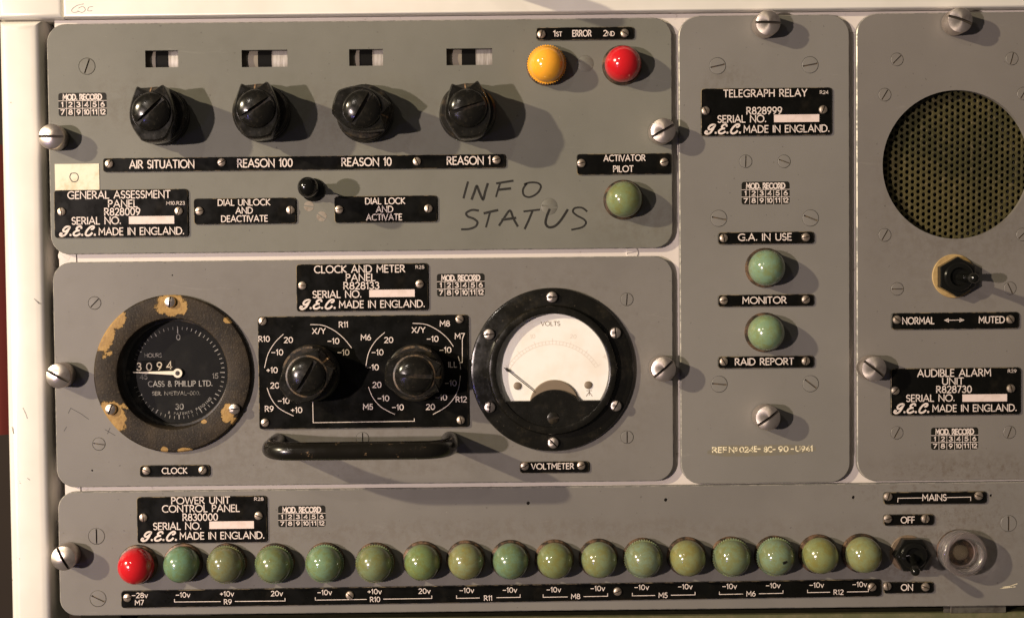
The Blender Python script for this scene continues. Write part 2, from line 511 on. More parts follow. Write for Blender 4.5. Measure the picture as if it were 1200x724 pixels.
# ------------------------------------------------------------------ engraved lettering: (advance width, strokes), cap height 1
A = arcpts
def _s(w=.46):
    return A((w/2, .74), w*.47, 35, 250, 10, .26)[:-1] + [(w/2, .5)] + A((w/2, .26), w*.5, 70, -150, 10, .26)[1:]
GL = {
 'A': (.76, [[(0, 0), (.38, 1), (.76, 0)], [(.14, .33), (.62, .33)]]),
 'B': (.52, [[(.03, 0), (.03, 1), (.25, 1)]+A((.25, .76), .2, 90, -90, 8, .24)+[(.03, .52)], [(.25, .52)]+A((.27, .26), .25, 90, -90, 8, .26)+[(.03, 0)]]),
 'C': (.74, [A((.46, .5), .45, 52, 308, 18, .5)]),
 'D': (.74, [[(.03, 0), (.03, 1), (.26, 1)]+A((.26, .5), .46, 90, -90, 14, .5)+[(.03, 0)]]),
 'E': (.46, [[(.46, 1), (.03, 1), (.03, 0), (.46, 0)], [(.03, .52), (.41, .52)]]),
 'F': (.44, [[(.44, 1), (.03, 1), (.03, 0)], [(.03, .50), (.40, .50)]]),
 'G': (.80, [A((.47, .5), .46, 50, 312, 18, .5)+[(.78, .12), (.78, .44), (.52, .44)]]),
 'H': (.68, [[(.03, 0), (.03, 1)], [(.65, 0), (.65, 1)], [(.03, .52), (.65, .52)]]),
 'I': (.06, [[(.03, 0), (.03, 1)]]),
 'K': (.60, [[(.03, 0), (.03, 1)], [(.56, 1), (.06, .52), (.60, 0)]]),
 'L': (.44, [[(.03, 1), (.03, 0), (.44, 0)]]),
 'M': (.82, [[(.03, 0), (.06, 1), (.41, .36), (.76, 1), (.79, 0)]]),
 'N': (.74, [[(.03, 0), (.03, 1), (.71, 0), (.71, 1)]]),
 'O': (.90, [A((.45, .5), .45, 0, 360, 26, .5)]),
 'P': (.50, [[(.03, 0), (.03, 1), (.25, 1)]+A((.25, .74), .24, 90, -90, 10, .26)+[(.03, .48)]]),
 'R': (.58, [[(.03, 0), (.03, 1), (.25, 1)]+A((.25, .74), .24, 90, -90, 10, .26)+[(.03, .48)], [(.24, .48), (.58, 0)]]),
 'S': (.46, [_s()]),
 'T': (.58, [[(0, 1), (.58, 1)], [(.29, 1), (.29, 0)]]),
 'U': (.66, [[(.03, 1), (.03, .33)]+A((.33, .33), .30, 180, 360, 12, .33)+[(.63, 1)]]),
 'V': (.70, [[(0, 1), (.35, 0), (.70, 1)]]),
 'W': (1.04, [[(0, 1), (.26, 0), (.52, 1), (.78, 0), (1.04, 1)]]),
 'X': (.66, [[(0, 0), (.66, 1)], [(0, 1), (.66, 0)]]),
 'Y': (.64, [[(0, 1), (.32, .48), (.64, 1)], [(.32, .48), (.32, 0)]]),
 'Z': (.58, [[(.02, 1), (.56, 1), (.02, 0), (.58, 0)]]),
 'v': (.46, [[(0, .68), (.23, 0), (.46, .68)]]),
 '0': (.54, [A((.27, .5), .26, 0, 360, 20, .5)]),
 '1': (.22, [[(.0, .80), (.16, 1), (.16, 0)]]),
 '2': (.50, [A((.25, .74), .23, 160, -30, 10, .26)+[(.02, 0), (.50, 0)]]),
 '3': (.48, [A((.22, .76), .2, 150, -90, 10, .24), A((.22, .26), .25, 90, -150, 10, .26)]),
 '4': (.56, [[(.42, 0), (.42, 1), (0, .27), (.56, .27)]]),
 '5': (.48, [[(.44, 1), (.10, 1), (.06, .56)]+A((.22, .31), .25, 115, -150, 12, .31)]),
 '6': (.52, [A((.26, .31), .25, 0, 360, 16, .31), [(.02, .36), (.12, .72), (.36, 1)]]),
 '7': (.48, [[(0, 1), (.48, 1), (.14, 0)]]),
 '8': (.50, [A((.25, .76), .2, 0, 360, 14, .24), A((.25, .26), .25, 0, 360, 16, .26)]),
 '9': (.52, [A((.26, .69), .25, 0, 360, 16, .31), [(.50, .64), (.40, .28), (.16, 0)]]),
 '.': (.10, [[(.05, .02), (.05, .12)]]),
 '-': (.50, [[(.0, .47), (.48, .47)]]),
 '+': (.46, [[(.02, .47), (.46, .47)], [(.24, .22), (.24, .72)]]),
 '/': (.36, [[(0, -.05), (.36, 1.05)]]),
 '&': (.66, [[(.64, 0), (.16, .66)]+A((.27, .79), .16, 205, -20, 8, .2)+[(.36, .60), (.10, .40), (.06, .22)]+A((.25, .22), .2, 180, 300, 6, .22)+[(.60, .40)]]),
 'o': (.32, [A((.16, .68), .14, 0, 360, 12, .2), [(.03, .30), (.29, .30)]]),
}
# flowing initials of the maker's mark
GL['script_g'] = (1.0, [spline([(.92, .76), (.97, .93), (.78, 1.0), (.50, .92), (.32, .68), (.38, .48), (.58, .46), (.78, .60), (.90, .74)]), spline([(.90, .74), (.80, .40), (.60, .08), (.30, -.04), (.06, .08), (.12, .26), (.26, .20)])])
GL['script_e'] = (.85, [spline([(.84, .80), (.76, .97), (.50, .97), (.32, .78), (.42, .59), (.64, .55)]), spline([(.64, .55), (.34, .50), (.10, .28), (.18, .04), (.48, .0), (.80, .18)])])
GL['script_c'] = (.95, [spline([(.66, .70), (.80, .70), (.92, .86), (.84, .99), (.62, .98), (.36, .76), (.16, .40), (.16, .12), (.38, -.02), (.66, .06), (.84, .26)])])

def text(mb, s, uv0, cap, h, mat, width=None, wt=.165, center=False, gap=.17, rot=0.0, org=(0, 0), slant=0, conv=True, hplane=None):
    """letters starting (or centred) at photo pixel uv0 = (u, v of the base line); width = wanted width"""
    x, items = 0.0, []
    i = 0
    for ch in (s if isinstance(s, list) else list(s)):
        if ch == ' ': x += .50; continue
        wd, st = GL[ch]
        items.append((x, st)); x += wd+gap
    x -= gap
    k = cap*(1.32 if s[0] in '-+012' else 1.22) if width is None else width/x
    X0, Z_ = P(uv0[0], uv0[1], h if hplane is None else hplane) if conv else uv0
    X0 -= org[0]; Z_ -= org[1]
    if center: X0 -= x*k/2*math.cos(rot); Z_ -= x*k/2*math.sin(rot)
    cr, sr = math.cos(rot), math.sin(rot)
    q = 0
    for ox, st in items:
        for pl in st:
            pts = []
            for px, pz in pl:
                lx, lz = (ox+px+slant*pz)*k, pz*cap
                pts.append((X0+lx*cr-lz*sr, Z_+lx*sr+lz*cr))
            mb.ribbon(pts, wt*cap, h+.12+.03*(q % 7), mat); q += 1

# ------------------------------------------------------------------ shared screws (slots cut for real)
def cut(me_a, me_b, name):
    a = bpy.data.objects.new('cut_a', me_a); b = bpy.data.objects.new('cut_b', me_b)
    C.objects.link(a); C.objects.link(b)
    md = a.modifiers.new('b', 'BOOLEAN'); md.operation = 'DIFFERENCE'; md.object = b; md.solver = 'EXACT'
    md.material_mode = 'TRANSFER'
    dg = bpy.context.evaluated_depsgraph_get()
    me = bpy.data.meshes.new_from_object(a.evaluated_get(dg), depsgraph=dg)
    me.name = name
    bpy.data.objects.remove(a); bpy.data.objects.remove(b)
    me.polygons.foreach_set('use_smooth', [True]*len(me.polygons))
    me.set_sharp_from_angle(angle=R(32))
    return me
def slotted(name, prof, mat, slot_w, slot_h, reach, slot_mat, n=40):
    a = MB(); a.lathe([(0, prof[0][1])]+prof, mat, n)
    top = max(h for r, h in prof)
    b = MB(); b.box(-reach, reach, -slot_w/2, slot_w/2, top-slot_h, top+5, slot_mat)
    return cut(a.mesh(name, 0), b.mesh(name, 0), name)
THUMB = slotted('thumb_screw', [(9, -10), (9, 2), (14.6, 2.5), (14.6, 20.6), (13.9, 21.9), (11, 23.2), (7, 24.4), (3.5, 25), (0, 25.2)], 'turned_metal', 3.0, 4.2, 20, 'slot_dark', 48)
PAN = slotted('screw', [(3.0, -2), (3.0, 0), (5.0, 0), (5.0, .9), (4.4, 1.9), (2.9, 2.6), (0, 2.9)], 'screw_metal', 1.15, 1.7, 9, 'slot_dark', 24)
PANBIG = slotted('screw', [(4.5, -3), (4.5, 0), (6.6, 0), (6.6, 2.4), (5.8, 3.9), (3.6, 4.8), (0, 5.1)], 'turned_metal', 1.6, 2.6, 9, 'slot_dark', 24)
BRASS = slotted('screw', [(5.2, -5), (6.1, -.4), (5.9, .2), (0, .3)], 'brass_screw', 1.4, 1.8, 9, 'slot_dark', 28)
FLUSH = {}
def flush_mesh(paintname, r):
    key = (paintname, r)
    if key not in FLUSH:
        faint = r < 0
        r = abs(r)
        if faint: FLUSH[key] = slotted('flush_screw', [(r*.8, -5), (r-.05, -1.6), (r-.05, -.2), (r-.5, .05), (0, .12)], paintname, r*.12, .5, r*.9, paintname, 36)
        else: FLUSH[key] = slotted('flush_screw', [(r*.8, -5), (r-.1, -1.6), (r-.1, -.5), (r-.7, .05), (0, .25)], paintname, r*.17, 1.6, r*.88, 'slot_paint', 36)
    return FLUSH[key]
CAPS = slotted('cap_screw', [(22.0, -6), (22.0, 1.6), (21.0, 3.8), (16, 7.2), (8.5, 9.2), (0, 9.8)], 'bakelite', 4.4, 5.5, 26, 'bakelite_worn', 48)

# ------------------------------------------------------------------ builders of the parts
class Panel:
    """a grey front panel with its holes; keeps its origin so parts can be placed by plane point"""
    def __init__(s, edges, mat, label, corner=22, rects=(), circles=(), screws=(), dots=()):
        (l, r, t, b) = edges
        x0, x1 = P(*l)[0], P(*r)[0]
        z1, z0 = P(*t)[1], P(*b)[1]
        s.c = ((x0+x1)/2, (z0+z1)/2)
        s.mat = mat
        wd, ht = x1-x0, z1-z0
        mb = MB()
        back, mid, front = rrect(wd, ht, corner, 8), rrect(wd, ht, corner, 8), rrect(wd-2.2, ht-2.2, corner-1.1, 8)
        mb.loft([(back, -6), (mid, -1.0)], mat, cap=False)
        mb.loft([(mid, -1.0), (front, 0)], 'worn_edge', cap=False)
        loops = [[Vector((x, z, 0)) for x, z in front]]
        def hole(pts):
            pts = [(x-s.c[0], z-s.c[1]) for x, z in pts]
            loops.append([Vector((x, z, 0)) for x, z in pts[::-1]])
            mb.loft([(pts, -6), (pts, -.0)], mat, cap=False)
        for (ua, va, ub, vb) in rects:
            xa, za = P(ua, va); xb, zb = P(ub, vb)
            hole([(xa, zb), (xb, zb), (xb, za), (xa, za)])
        for (u, v, r_) in circles: hole(circ(r_, 72, P(u, v)))
        for (u, v, a, r_) in screws: hole(circ(abs(r_)+(.22 if r_ > 0 else .05), 28, P(u, v)))
        for (u, v, r_) in dots: hole(circ(r_, 14, P(u, v)))
        flat = [p for lp in loops for p in lp]
        tris = tessellate_polygon(loops)
        mb.add([(p.x, 0, p.y) for p in flat], [list(t_) for t_ in tris], mat)
        s.o = thing('instrument_panel', mb.mesh('instrument_panel', 30), (s.c[0], 0, s.c[1]), label, 'control panel', 'grey front panels of the rack')
        for (u, v, a, r_) in screws:
            s.at('flush_screw', flush_mesh(mat, r_), u, v, 0, R(a))
    def at(s, name, me, u, v, h=0.0, rot=0.0, label=None, hp=None):
        x, z = P(u, v, h if hp is None else hp)
        return place(name, me, s.o, (x-s.c[0], h, z-s.c[1]), rot, label)
    def thumb(s, u, v, a):
        x, z = P(u, v, 24)
        return place('thumb_screw', THUMB, s.o, (x-s.c[0], 0, z-s.c[1]), R(a))

def plate(pn, box, texts, screws, name='label_plate', label=None, tilt=0.0, bars=(), lines=(), thick=2.4, corner=3.6, wt=.162, small=1.0, mat='black_plate'):
    """engraved plate; box in photo pixels (u0, v0, u1, v1); texts: (string, u0, u1, v_base, cap)"""
    x0, z1 = P(box[0], (box[1]+box[3])/2)[0], P((box[0]+box[2])/2, box[1])[1]
    x1, z0 = P(box[2], (box[1]+box[3])/2)[0], P((box[0]+box[2])/2, box[3])[1]
    c = ((x0+x1)/2, (z0+z1)/2)
    wd, ht = x1-x0, z1-z0
    mb = MB()
    def rot(pts): return [(x*math.cos(tilt)-z*math.sin(tilt), x*math.sin(tilt)+z*math.cos(tilt)) for x, z in pts]
    mb.loft([(rot(rrect(wd, ht, corner, 4)), .05), (rot(rrect(wd, ht, corner, 4)), thick-.6), (rot(rrect(wd-1.2, ht-1.2, corner-.5, 4)), thick)], mat, edge='plate_edge')
    for t in texts:
        s_, ua, ub, vb, cap = t[:5]
        if ub is None: text(mb, s_, (ua, vb), cap, thick, 'engraved_white', org=c, center=True, wt=wt, rot=tilt)
        else:
            wdt = P(ub, vb, thick)[0]-P(ua, vb, thick)[0]
            wt_ = .21 if isinstance(s_, list) else wt
            text(mb, s_, (ua, vb), cap, thick, 'engraved_white', width=wdt, org=c, wt=wt_, rot=tilt, slant=.22 if isinstance(s_, list) else 0)
    for (ua, va, ub, vb) in bars:
        xa, za = P(ua, va, thick); xb, zb = P(ub, vb, thick)
        mb.box(xa-c[0], xb-c[0], zb-c[1], za-c[1], thick, thick+.3, 'serial_tape')
    for k, ln in enumerate(lines):
        pts = [P(u, v, thick) for u, v in ln]
        mb.ribbon([(x-c[0], z-c[1]) for x, z in pts], .75, thick+.1+.03*(k % 5), 'engraved_white')
    o = place(name, mb.mesh(name, 25), pn.o, (c[0]-pn.c[0], 0, c[1]-pn.c[1]), 0, label)
    for k, (u, v) in enumerate(screws):
        x, z = P(u, v, thick+3)
        place('screw', PAN, o, (x-c[0], thick, z-c[1]), R(random.uniform(0, 180)))
    return o

MARK = ['script_g', '.', 'script_e', '.', 'script_c', '.']
def name_plate(pn, box, rows, serial, bar, mark, made, code, screws):
    tx = [r for r in rows]+[serial, (MARK, *mark), ('MADE IN ENGLAND.', *made), (code[0], code[1], code[2], code[3], code[4])]
    return plate(pn, box, tx, screws, name='name_plate', label='black engraved name plate of the panel', bars=[bar], wt=.155)

def mod_record(pn, u0, v0, u1, v1):
    x0, z1 = P(u0, (v0+v1)/2)[0], P((u0+u1)/2, v0)[1]
    x1, z0 = P(u1, (v0+v1)/2)[0], P((u0+u1)/2, v1)[1]
    c, wd, ht = ((x0+x1)/2, (z0+z1)/2), x1-x0, z1-z0
    mb = MB()
    mb.loft([(rrect(wd, ht, 3, 4), .03), (rrect(wd-.2, ht-.2, 3, 4), .18)], 'print_black')
    text(mb, 'MOD. RECORD', (-wd*.40, ht*.5-8.0), 6.0, .18, 'engraved_white', width=wd*.8, wt=.24, conv=False)
    rw = (ht-9.4)/2
    for k in range(12):
        i, j = k % 6, k//6
        cw = wd/6
        text(mb, str(k+1), (-wd/2+cw*(i+.5), ht/2-9.4-rw*(j+1)+2.0), rw-3.6, .18, 'engraved_white', center=True, width=(4.0 if k < 9 else 5.8) if k != 0 else 1.6, wt=.22, conv=False, gap=.14)
    for j in (0, 1): mb.ribbon([(-wd/2, ht/2-9.2-rw*j), (wd/2, ht/2-9.2-rw*j)], .55, .22, 'engraved_white')
    for i in range(1, 6): mb.ribbon([(-wd/2+wd/6*i, ht/2-9.2), (-wd/2+wd/6*i, -ht/2+.3)], .5, .26, 'engraved_white')
    return place('record_transfer', mb.mesh('record_transfer', 0), pn.o, (c[0]-pn.c[0], 0, c[1]-pn.c[1]), 0, 'small black printed modification record grid')

# signal lamps ---------------------------------------------------------------
def dome_prof(r, h0, hd, n=9):
    return [(r*math.cos(PI/2*i/n), h0+hd*math.sin(PI/2*i/n)) for i in range(n)]+[(0, h0+hd)]
_b = MB(); _b.lathe([(0, 0), (23.2, 0), (23.2, 2), (22.4, 3.2), (20.5, 3.6), (20.2, 8), (0, 8)], 'lamp_bezel', 48)
BEZEL = _b.mesh('indicator_lamp')
def lens_mesh(mat, knurled):
    mb = MB()
    r = 20.9
    pr = [(18, 8), (r, 8), (r, 11.5)]+dome_prof(r-.2, 12.5, 19.5, 12)
    mb.lathe(pr, mat, 56)
    if knurled:
        n = 48
        out = [((23.0 if i % 2 else 21.7)*math.cos(PI*i/n), (23.0 if i % 2 else 21.7)*math.sin(PI*i/n)) for i in range(2*n)]
        mb.loft([(out, 8.2), (out, 11.0), ([(x*.985, z*.985) for x, z in out], 11.3)], mat)
    return mb.mesh('lens', 40)
LENS = {(m, k): lens_mesh(m, k) for m in ('green_lens', 'red_lens', 'yellow_lens') for k in (0, 1)}
def signal_lamp(pn, u, v, mat, tint=None, knurled=0, label=None):
    x, z = P(u, v, 14)
    o = place('indicator_lamp', BEZEL, pn.o, (x-pn.c[0], 0, z-pn.c[1]), random.uniform(0, 6), label)
    l = place('lens', LENS[(mat, knurled)], o, (0, 0, 0), random.uniform(0, 6))
    if tint: g_ = sum(tint)/3; l.color = (*((.78*q_+.22*g_)*w_ for q_, w_ in zip(tint, (.65, .75, .73))), 1)
    return l

# pointer knobs --------------------------------------------------------------
def knob_outline(scale=1.0, smooth=1.0):
    """two horns with a V between them, straight up; angles measured from the pointer"""
    half = [(0, 22.0), (6.4, 25.2), (13.0, 29.2), (14.6, 29.6), (15.8, 28.4), (18, 23.5), (20.6, 18), (22.8, 12), (24.4, 6), (25.4, 0), (25.6, -6), (24.6, -12), (22.2, -18), (19, -24),
            (16, -28.6), (14, -31.2), (11.4, -32.6), (7.6, -33.4), (3.8, -33.8), (0, -34)]
    pts = half+[(-x, z) for x, z in half[1:-1]][::-1]
    return [(x*scale, z*scale) for x, z in pts][::-1]
def knob_mesh(worn=False, arc=(0, 0)):
    mb = MB()
    mb.lathe([(0, 0), (32.5, 0), (33.5, 2), (33.5, 6), (31.5, 7.5), (31.5, 9), (33, 10.5), (33, 14), (31, 15.5), (31, 17), (32.2, 18.5), (32, 21), (30, 23), (0, 23)], 'bakelite_worn', 56)
    o1, o15, o2 = knob_outline(1.0), knob_outline(.98), knob_outline(.93)
    mb.loft([(knob_outline(.97), 21), (o1, 25), (o1, 46.5), (o15, 48.8), (o2, 50.5)], 'bakelite')
    # sloping floor of the V with the index line on it
    mb.add([(-14.2, -21, 29.0), (14.2, -21, 29.0), (14.2, -40, 28.6), (-14.2, -40, 28.6), (-5, -50.2, 21.4), (5, -50.2, 21.4), (-5, -21, 18), (5, -21, 18)],
           [[0, 1, 2, 3], [3, 2, 5, 4], [0, 3, 4, 6], [1, 7, 5, 2]], 'bakelite_worn')
    mb.add([(-.9, -40.4, 28.7), (.9, -40.4, 28.7), (.7, -50.6, 21.3), (-.7, -50.6, 21.3), (-.9, -30, 29.2), (.9, -30, 29.2)], [[0, 1, 2, 3], [4, 5, 1, 0]], 'index_cream')
    if worn:
        mb.lathe([(22.1, 50), (22.1, 51.4), (24.0, 50.9), (24.2, 50)], 'worn_brown', 48)
        mb.ribbon(arcpts((0, 0), 31.2, *arc), 2.6, 23.1, 'worn_brown')
        mb.add([(-1.1, -40.9, 28.8), (1.1, -40.9, 28.8), (1.0, -51.0, 22.4), (-1.0, -51.0, 22.4)], [[0, 1, 2, 3]], 'index_bright')
        mb.box(-1.1, 1.1, 28.9, 30.4, 24, 40.9, 'index_bright')
    return mb.mesh('control_knob', 30)
KNOB = knob_mesh()
def knob(pn, u, v, turn, slot, label=None, me=None):
    """turn: pointer direction clockwise from straight up, slot: rise of the screw slot, degrees"""
    x, z = P(u, v, 10)
    o = place('control_knob', me or KNOB, pn.o, (x-pn.c[0], 0, z-pn.c[1]), -R(turn), label)
    place('cap_screw', CAPS, o, (0, 49.5, 0), R(slot+turn))
    return o

# ------------------------------------------------------------------ THE RACK CABINET
def strip(x0, x1, z0, z1, h0, h1, r, mat, name, parent, vertical=False):
    """an enamelled bar with rounded front edges"""
    mb = MB()
    prof = [(0, h0), (0, h1-r)]+[(r-r*math.cos(R(a)), h1-r+r*math.sin(R(a))) for a in (22, 45, 68, 90)]
    outl = []
    for ins, h in prof:
        outl.append(([(x0+ins, z0+ins), (x1-ins, z0+ins), (x1-ins, z1-ins), (x0+ins, z1-ins)], h))
    mb.loft(outl, mat)
    return place(name, mb.mesh(name, 30), parent)

cx0, cz0 = P(600, 362)
cab = bpy.data.objects.new('rack_cabinet', None); C.objects.link(cab)
cab.location = (0, 0, Z0)
cab['label'] = 'cream white enamelled rack frame with left post and top rail around the grey panels'
cab['category'] = 'rack cabinet'
xl, xr = P(4, 362, 2)[0], P(56.5, 362, 2)[0]
ztop = P(300, 19, 4)[1]
strip(xl, xr-2, P(100, 1000)[1], ztop-.8, -60, 3, 13, 'white_enamel', 'post', cab)
xj = P(75, 10)[0]
strip(xl+1, xj-.5, ztop, ztop+120, -60, 3.6, 6, 'white_enamel', 'corner_block', cab)
rail = strip(xj+.3, P(1420, 10)[0], ztop+.4, ztop+120, -60, 5, 3, 'white_enamel', 'top_rail', cab)
# stud above the frame whose shadow falls on the rail
mbk = MB(); mbk.lathe([(0, 4), (11.5, 4), (11.5, 90), (10, 96), (6, 99), (0, 100)], 'white_enamel', 32)
xk, zk = P(553, -30)
place('rail_stud', mbk.mesh('rail_stud'), rail, (xk, 0, zk))
# inner frame bars behind the gaps
mbf = MB()
xa, xb = P(68, 300)[0], P(1420, 300)[0]
mbf.box(xa-1, xb, P(300, 30)[1]-14, ztop-.6, -30, -7.5, 'frame_white')
mbf.box(P(88, 300)[0], P(800, 300)[0], P(450, 330)[1], P(450, 270)[1], -30, -8, 'frame_white')
mbf.box(xa-1, P(87, 300)[0], P(450, 332)[1], P(450, 268)[1], -30, -7, 'frame_white')
mbf.box(P(93, 570)[0], xb, P(450, 600)[1], P(450, 540)[1], -30, -8, 'frame_white')
mbf.box(P(74, 570)[0], P(92, 570)[0], P(450, 602)[1], P(450, 538)[1], -30, -7, 'frame_white')
mbf.box(P(770, 300)[0], P(818, 300)[0], P(800, 700)[1], ztop-.8, -30, -8.6, 'frame_white')
mbf.box(P(975, 300)[0], P(1030, 300)[0], P(1000, 700)[1], ztop-.9, -30, -8.9, 'frame_white')
place('inner_frame', mbf.mesh('inner_frame', 0), cab)
mbd = MB(); mbd.box(xr-8, xb, P(600, 1000)[1], ztop+40, -140, -125, 'interior_dark')
place('back_sheet', mbd.mesh('back_sheet', 0), cab)
# frame screws showing in the gaps
for (u, v, a) in ((75, 300, -35), (741, 296, 10)):
    x, z = P(u, v, -6)
    place('frame_screw', flush_mesh('frame_white', 7.5), cab, (x, -6.9, z), R(a))
# pencil scribble on the corner of the rail
mbs = MB()
for ln in ([(98, 5), (90, 7), (84, 12), (86, 15), (92, 14)], [(92, 10), (97, 8), (100, 12), (96, 15), (91, 13)], [(109, 8), (104, 9), (103, 13), (108, 13)]):
    mbs.ribbon(spline([P(u, v, 5.1) for u, v in ln]), .6, 5.12, 'pencil')
place('scribble', mbs.mesh('scribble', 0), rail, label='grey pencil scribble on the white rail')
mbs = MB()
for ln in ([(27, 478), (30, 484), (32, 490)], [(14, 500), (16, 508)], [(40, 350), (46, 356)], [(32, 560), (35, 562)]):
    mbs = MB(); mbs.ribbon([P(u, v, 3.1) for u, v in ln], .9, 3.12, 'pencil')
    place('scuff', mbs.mesh('scuff', 0), cab)

# ------------------------------------------------------------------ PANEL 1: general assessment
win = [(170, 59.5, 209, 79), (283, 59, 337, 78.5), (409, 58, 449, 77.2), (523, 57.3, 577, 76.3)]
p1 = Panel(((57, 160), (788, 160), (430, 24.5), (430, 294.5)), 'grey_paint_assessment',
           'wide grey panel with four large black knobs, handwriting INFO STATUS and yellow and red lamps', 22,
           rects=win, screws=[(102, 78, 70, 9.7), (686, 75, -25, -9.7), (643.7, 242, -8, -9.7)])
dark = [(182, 197), (302, 318), (421, 436), (541, 557)]
for (ua, va, ub, vb), (da, db) in zip(win, dark):
    mb = MB()
    xa, za = P(ua, va); xb, zb = P(ub, vb)
    c = ((xa+xb)/2, (za+zb)/2)
    sp = [(xa-6, P(da, va, -8)[0]+.2, 'drum_grey', 27), (P(da, va, -8)[0], P(db, va, -8)[0], 'drum_black', 27.3), (P(db, va, -8)[0]-.2, xb+7, 'drum_metal', 27)]
    for q0, q1, m, rr in sp:
        vsd, fsd, nn = [], [], 48
        for xx in (q0, q1):
            for i in range(nn):
                a = 2*PI*i/nn
                vsd.append((xx-c[0], 35+rr*math.cos(a), rr*math.sin(a)))
        fsd = [[i, (i+1) % nn, nn+(i+1) % nn, nn+i] for i in range(nn)]+[list(range(nn)), list(range(nn, 2*nn))[::-1]]
        mb.add(vsd, fsd, m)
    place('counter_drum', mb.mesh('counter_drum'), p1.o, (c[0]-p1.c[0], 0, c[1]-p1.c[1]))
    mb = MB()
    wd, ht = (xb-xa)/2+10, (za-zb)/2+20
    mb.box(-wd, wd, -ht, ht, -70, -66, 'interior_dark')
    for q in (-1, 1):
        mb.box(q*wd-1, q*wd+1, -ht, ht, -66, -6.3, 'drum_grey')
        mb.box(-wd, wd, q*ht-1, q*ht+1, -66, -6.3, 'interior_dark')
    place('window_box', mb.mesh('window_box', 0), p1.o, (c[0]-p1.c[0], 0, c[1]-p1.c[1]))
knob(p1, 187, 136, -3, 44, 'black bakelite pointer knob above AIR SITUATION')
knob(p1, 306.5, 132.5, -4, 34, 'black bakelite pointer knob above REASON 100')
knob(p1, 427.5, 133, 106, 60, 'black bakelite pointer knob turned to the right above REASON 10')
knob(p1, 548, 132, -6, 16, 'black bakelite pointer knob above REASON 1')
p1.thumb(59, 160, -2); p1.thumb(777.5, 153, 28)
plate(p1, (121, 183.3, 592, 199.5), [('AIR SITUATION', 152, 227.5, 197.4, 8.8), ('REASON 100', 278.5, 342.5, 196, 8.8), ('REASON 10', 400.5, 458.5, 194.6, 8.8), ('REASON 1', 524, 574.5, 193, 8.8)],
      [(127.3, 192), (259.3, 190.3), (488.5, 189), (582, 187.3)], label='long black label strip under the four knobs')
name_plate(p1, (64.2, 222.3, 220.6, 278.3), [('GENERAL ASSESSMENT', 79.5, 199.5, 233, 8.2), ('PANEL', 127, 161, 243, 8), ('R828009', 122.5, 164, 252.4, 8)],
           ('SERIAL NO.', 84.5, 141.5, 263, 8), (151, 253.6, 204.2, 262.2), (69.5, 111.5, 276.3, 10.6), (116, 215.5, 275.5, 8), ('M10.R23', 195, 216.5, 240, 3.6), [(71.5, 248), (209, 247.3)])
plate(p1, (227.5, 232.3, 347, 262.7), [('DIAL UNLOCK', 255.5, 316.5, 241, 6.8), ('AND', 276.5, 296, 250.2, 6.8), ('DEACTIVATE', 259.5, 313.5, 260, 6.8)], [(233.3, 247.3), (340, 246)], label='black label plate reading DIAL UNLOCK AND DEACTIVATE')
plate(p1, (392, 229.7, 512, 260.8), [('DIAL LOCK', 428.2, 474.5, 239.3, 6.8), ('AND', 441, 460.5, 248.8, 6.8), ('ACTIVATE', 429.5, 470.8, 258.2, 6.8)], [(397.3, 245.5), (502, 244.3)], label='black label plate reading DIAL LOCK AND ACTIVATE')
plate(p1, (675.5, 180.3, 786.3, 204.8), [('ACTIVATOR', 707.6, 756, 189, 6.8), ('PILOT', 718.8, 742, 201.6, 6.8)], [(681.5, 191.2), (778.7, 190)], label='black label plate reading ACTIVATOR PILOT')
plate(p1, (628, 32.5, 742.3, 47.3), [('1', 648.6, 651, 42.9, 6.3), ('ST', 652.2, 658.4, 42.9, 5), ('ERROR', 671, 692.8, 43, 6.8), ('2', 707.3, 711.2, 42.4, 6.3), ('ND', 712, 720, 42.4, 5)], [(634.7, 40), (732.3, 38.7)], label='black label plate reading 1ST ERROR 2ND')
mod_record(p1, 68.5, 109, 125, 136.3)
signal_lamp(p1, 641, 75.2, 'yellow_lens', knurled=1, label='yellow signal lamp with a knurled rim')
signal_lamp(p1, 730.5, 74.7, 'red_lens', label='red signal lamp under the error plate')
signal_lamp(p1, 732, 233.5, 'green_lens', (.26, .30, .12), label='green signal lamp under ACTIVATOR PILOT')
for (u, v, a) in ((362, 241.8, -10), (377, 253.6, -35)): p1.at('screw', BRASS, u, v, 0, R(a), 'bare tan countersunk screw')
# ball toggle
mb = MB()
mb.lathe([(0, 0), (13.5, 0), (13.5, 3), (12.5, 4), (9, 4.5), (8.5, 10), (6.5, 11)], 'black_gloss', 32)
mb.lathe([(6.2, 6), (6.4, 34), (7, 42)], 'black_gloss', 24)
mb.lathe([(0, 38)]+[(11.6*math.sin(PI*i/14), 50-11.6*math.cos(PI*i/14)) for i in range(1, 14)]+[(0, 61.6)], 'black_gloss', 32)
x, z = P(360.5, 219.5, 50)
place('toggle_switch', mb.mesh('toggle_switch', 40), p1.o, (x-p1.c[0], 0, z-p1.c[1]), 0, 'black ball ended toggle lever')
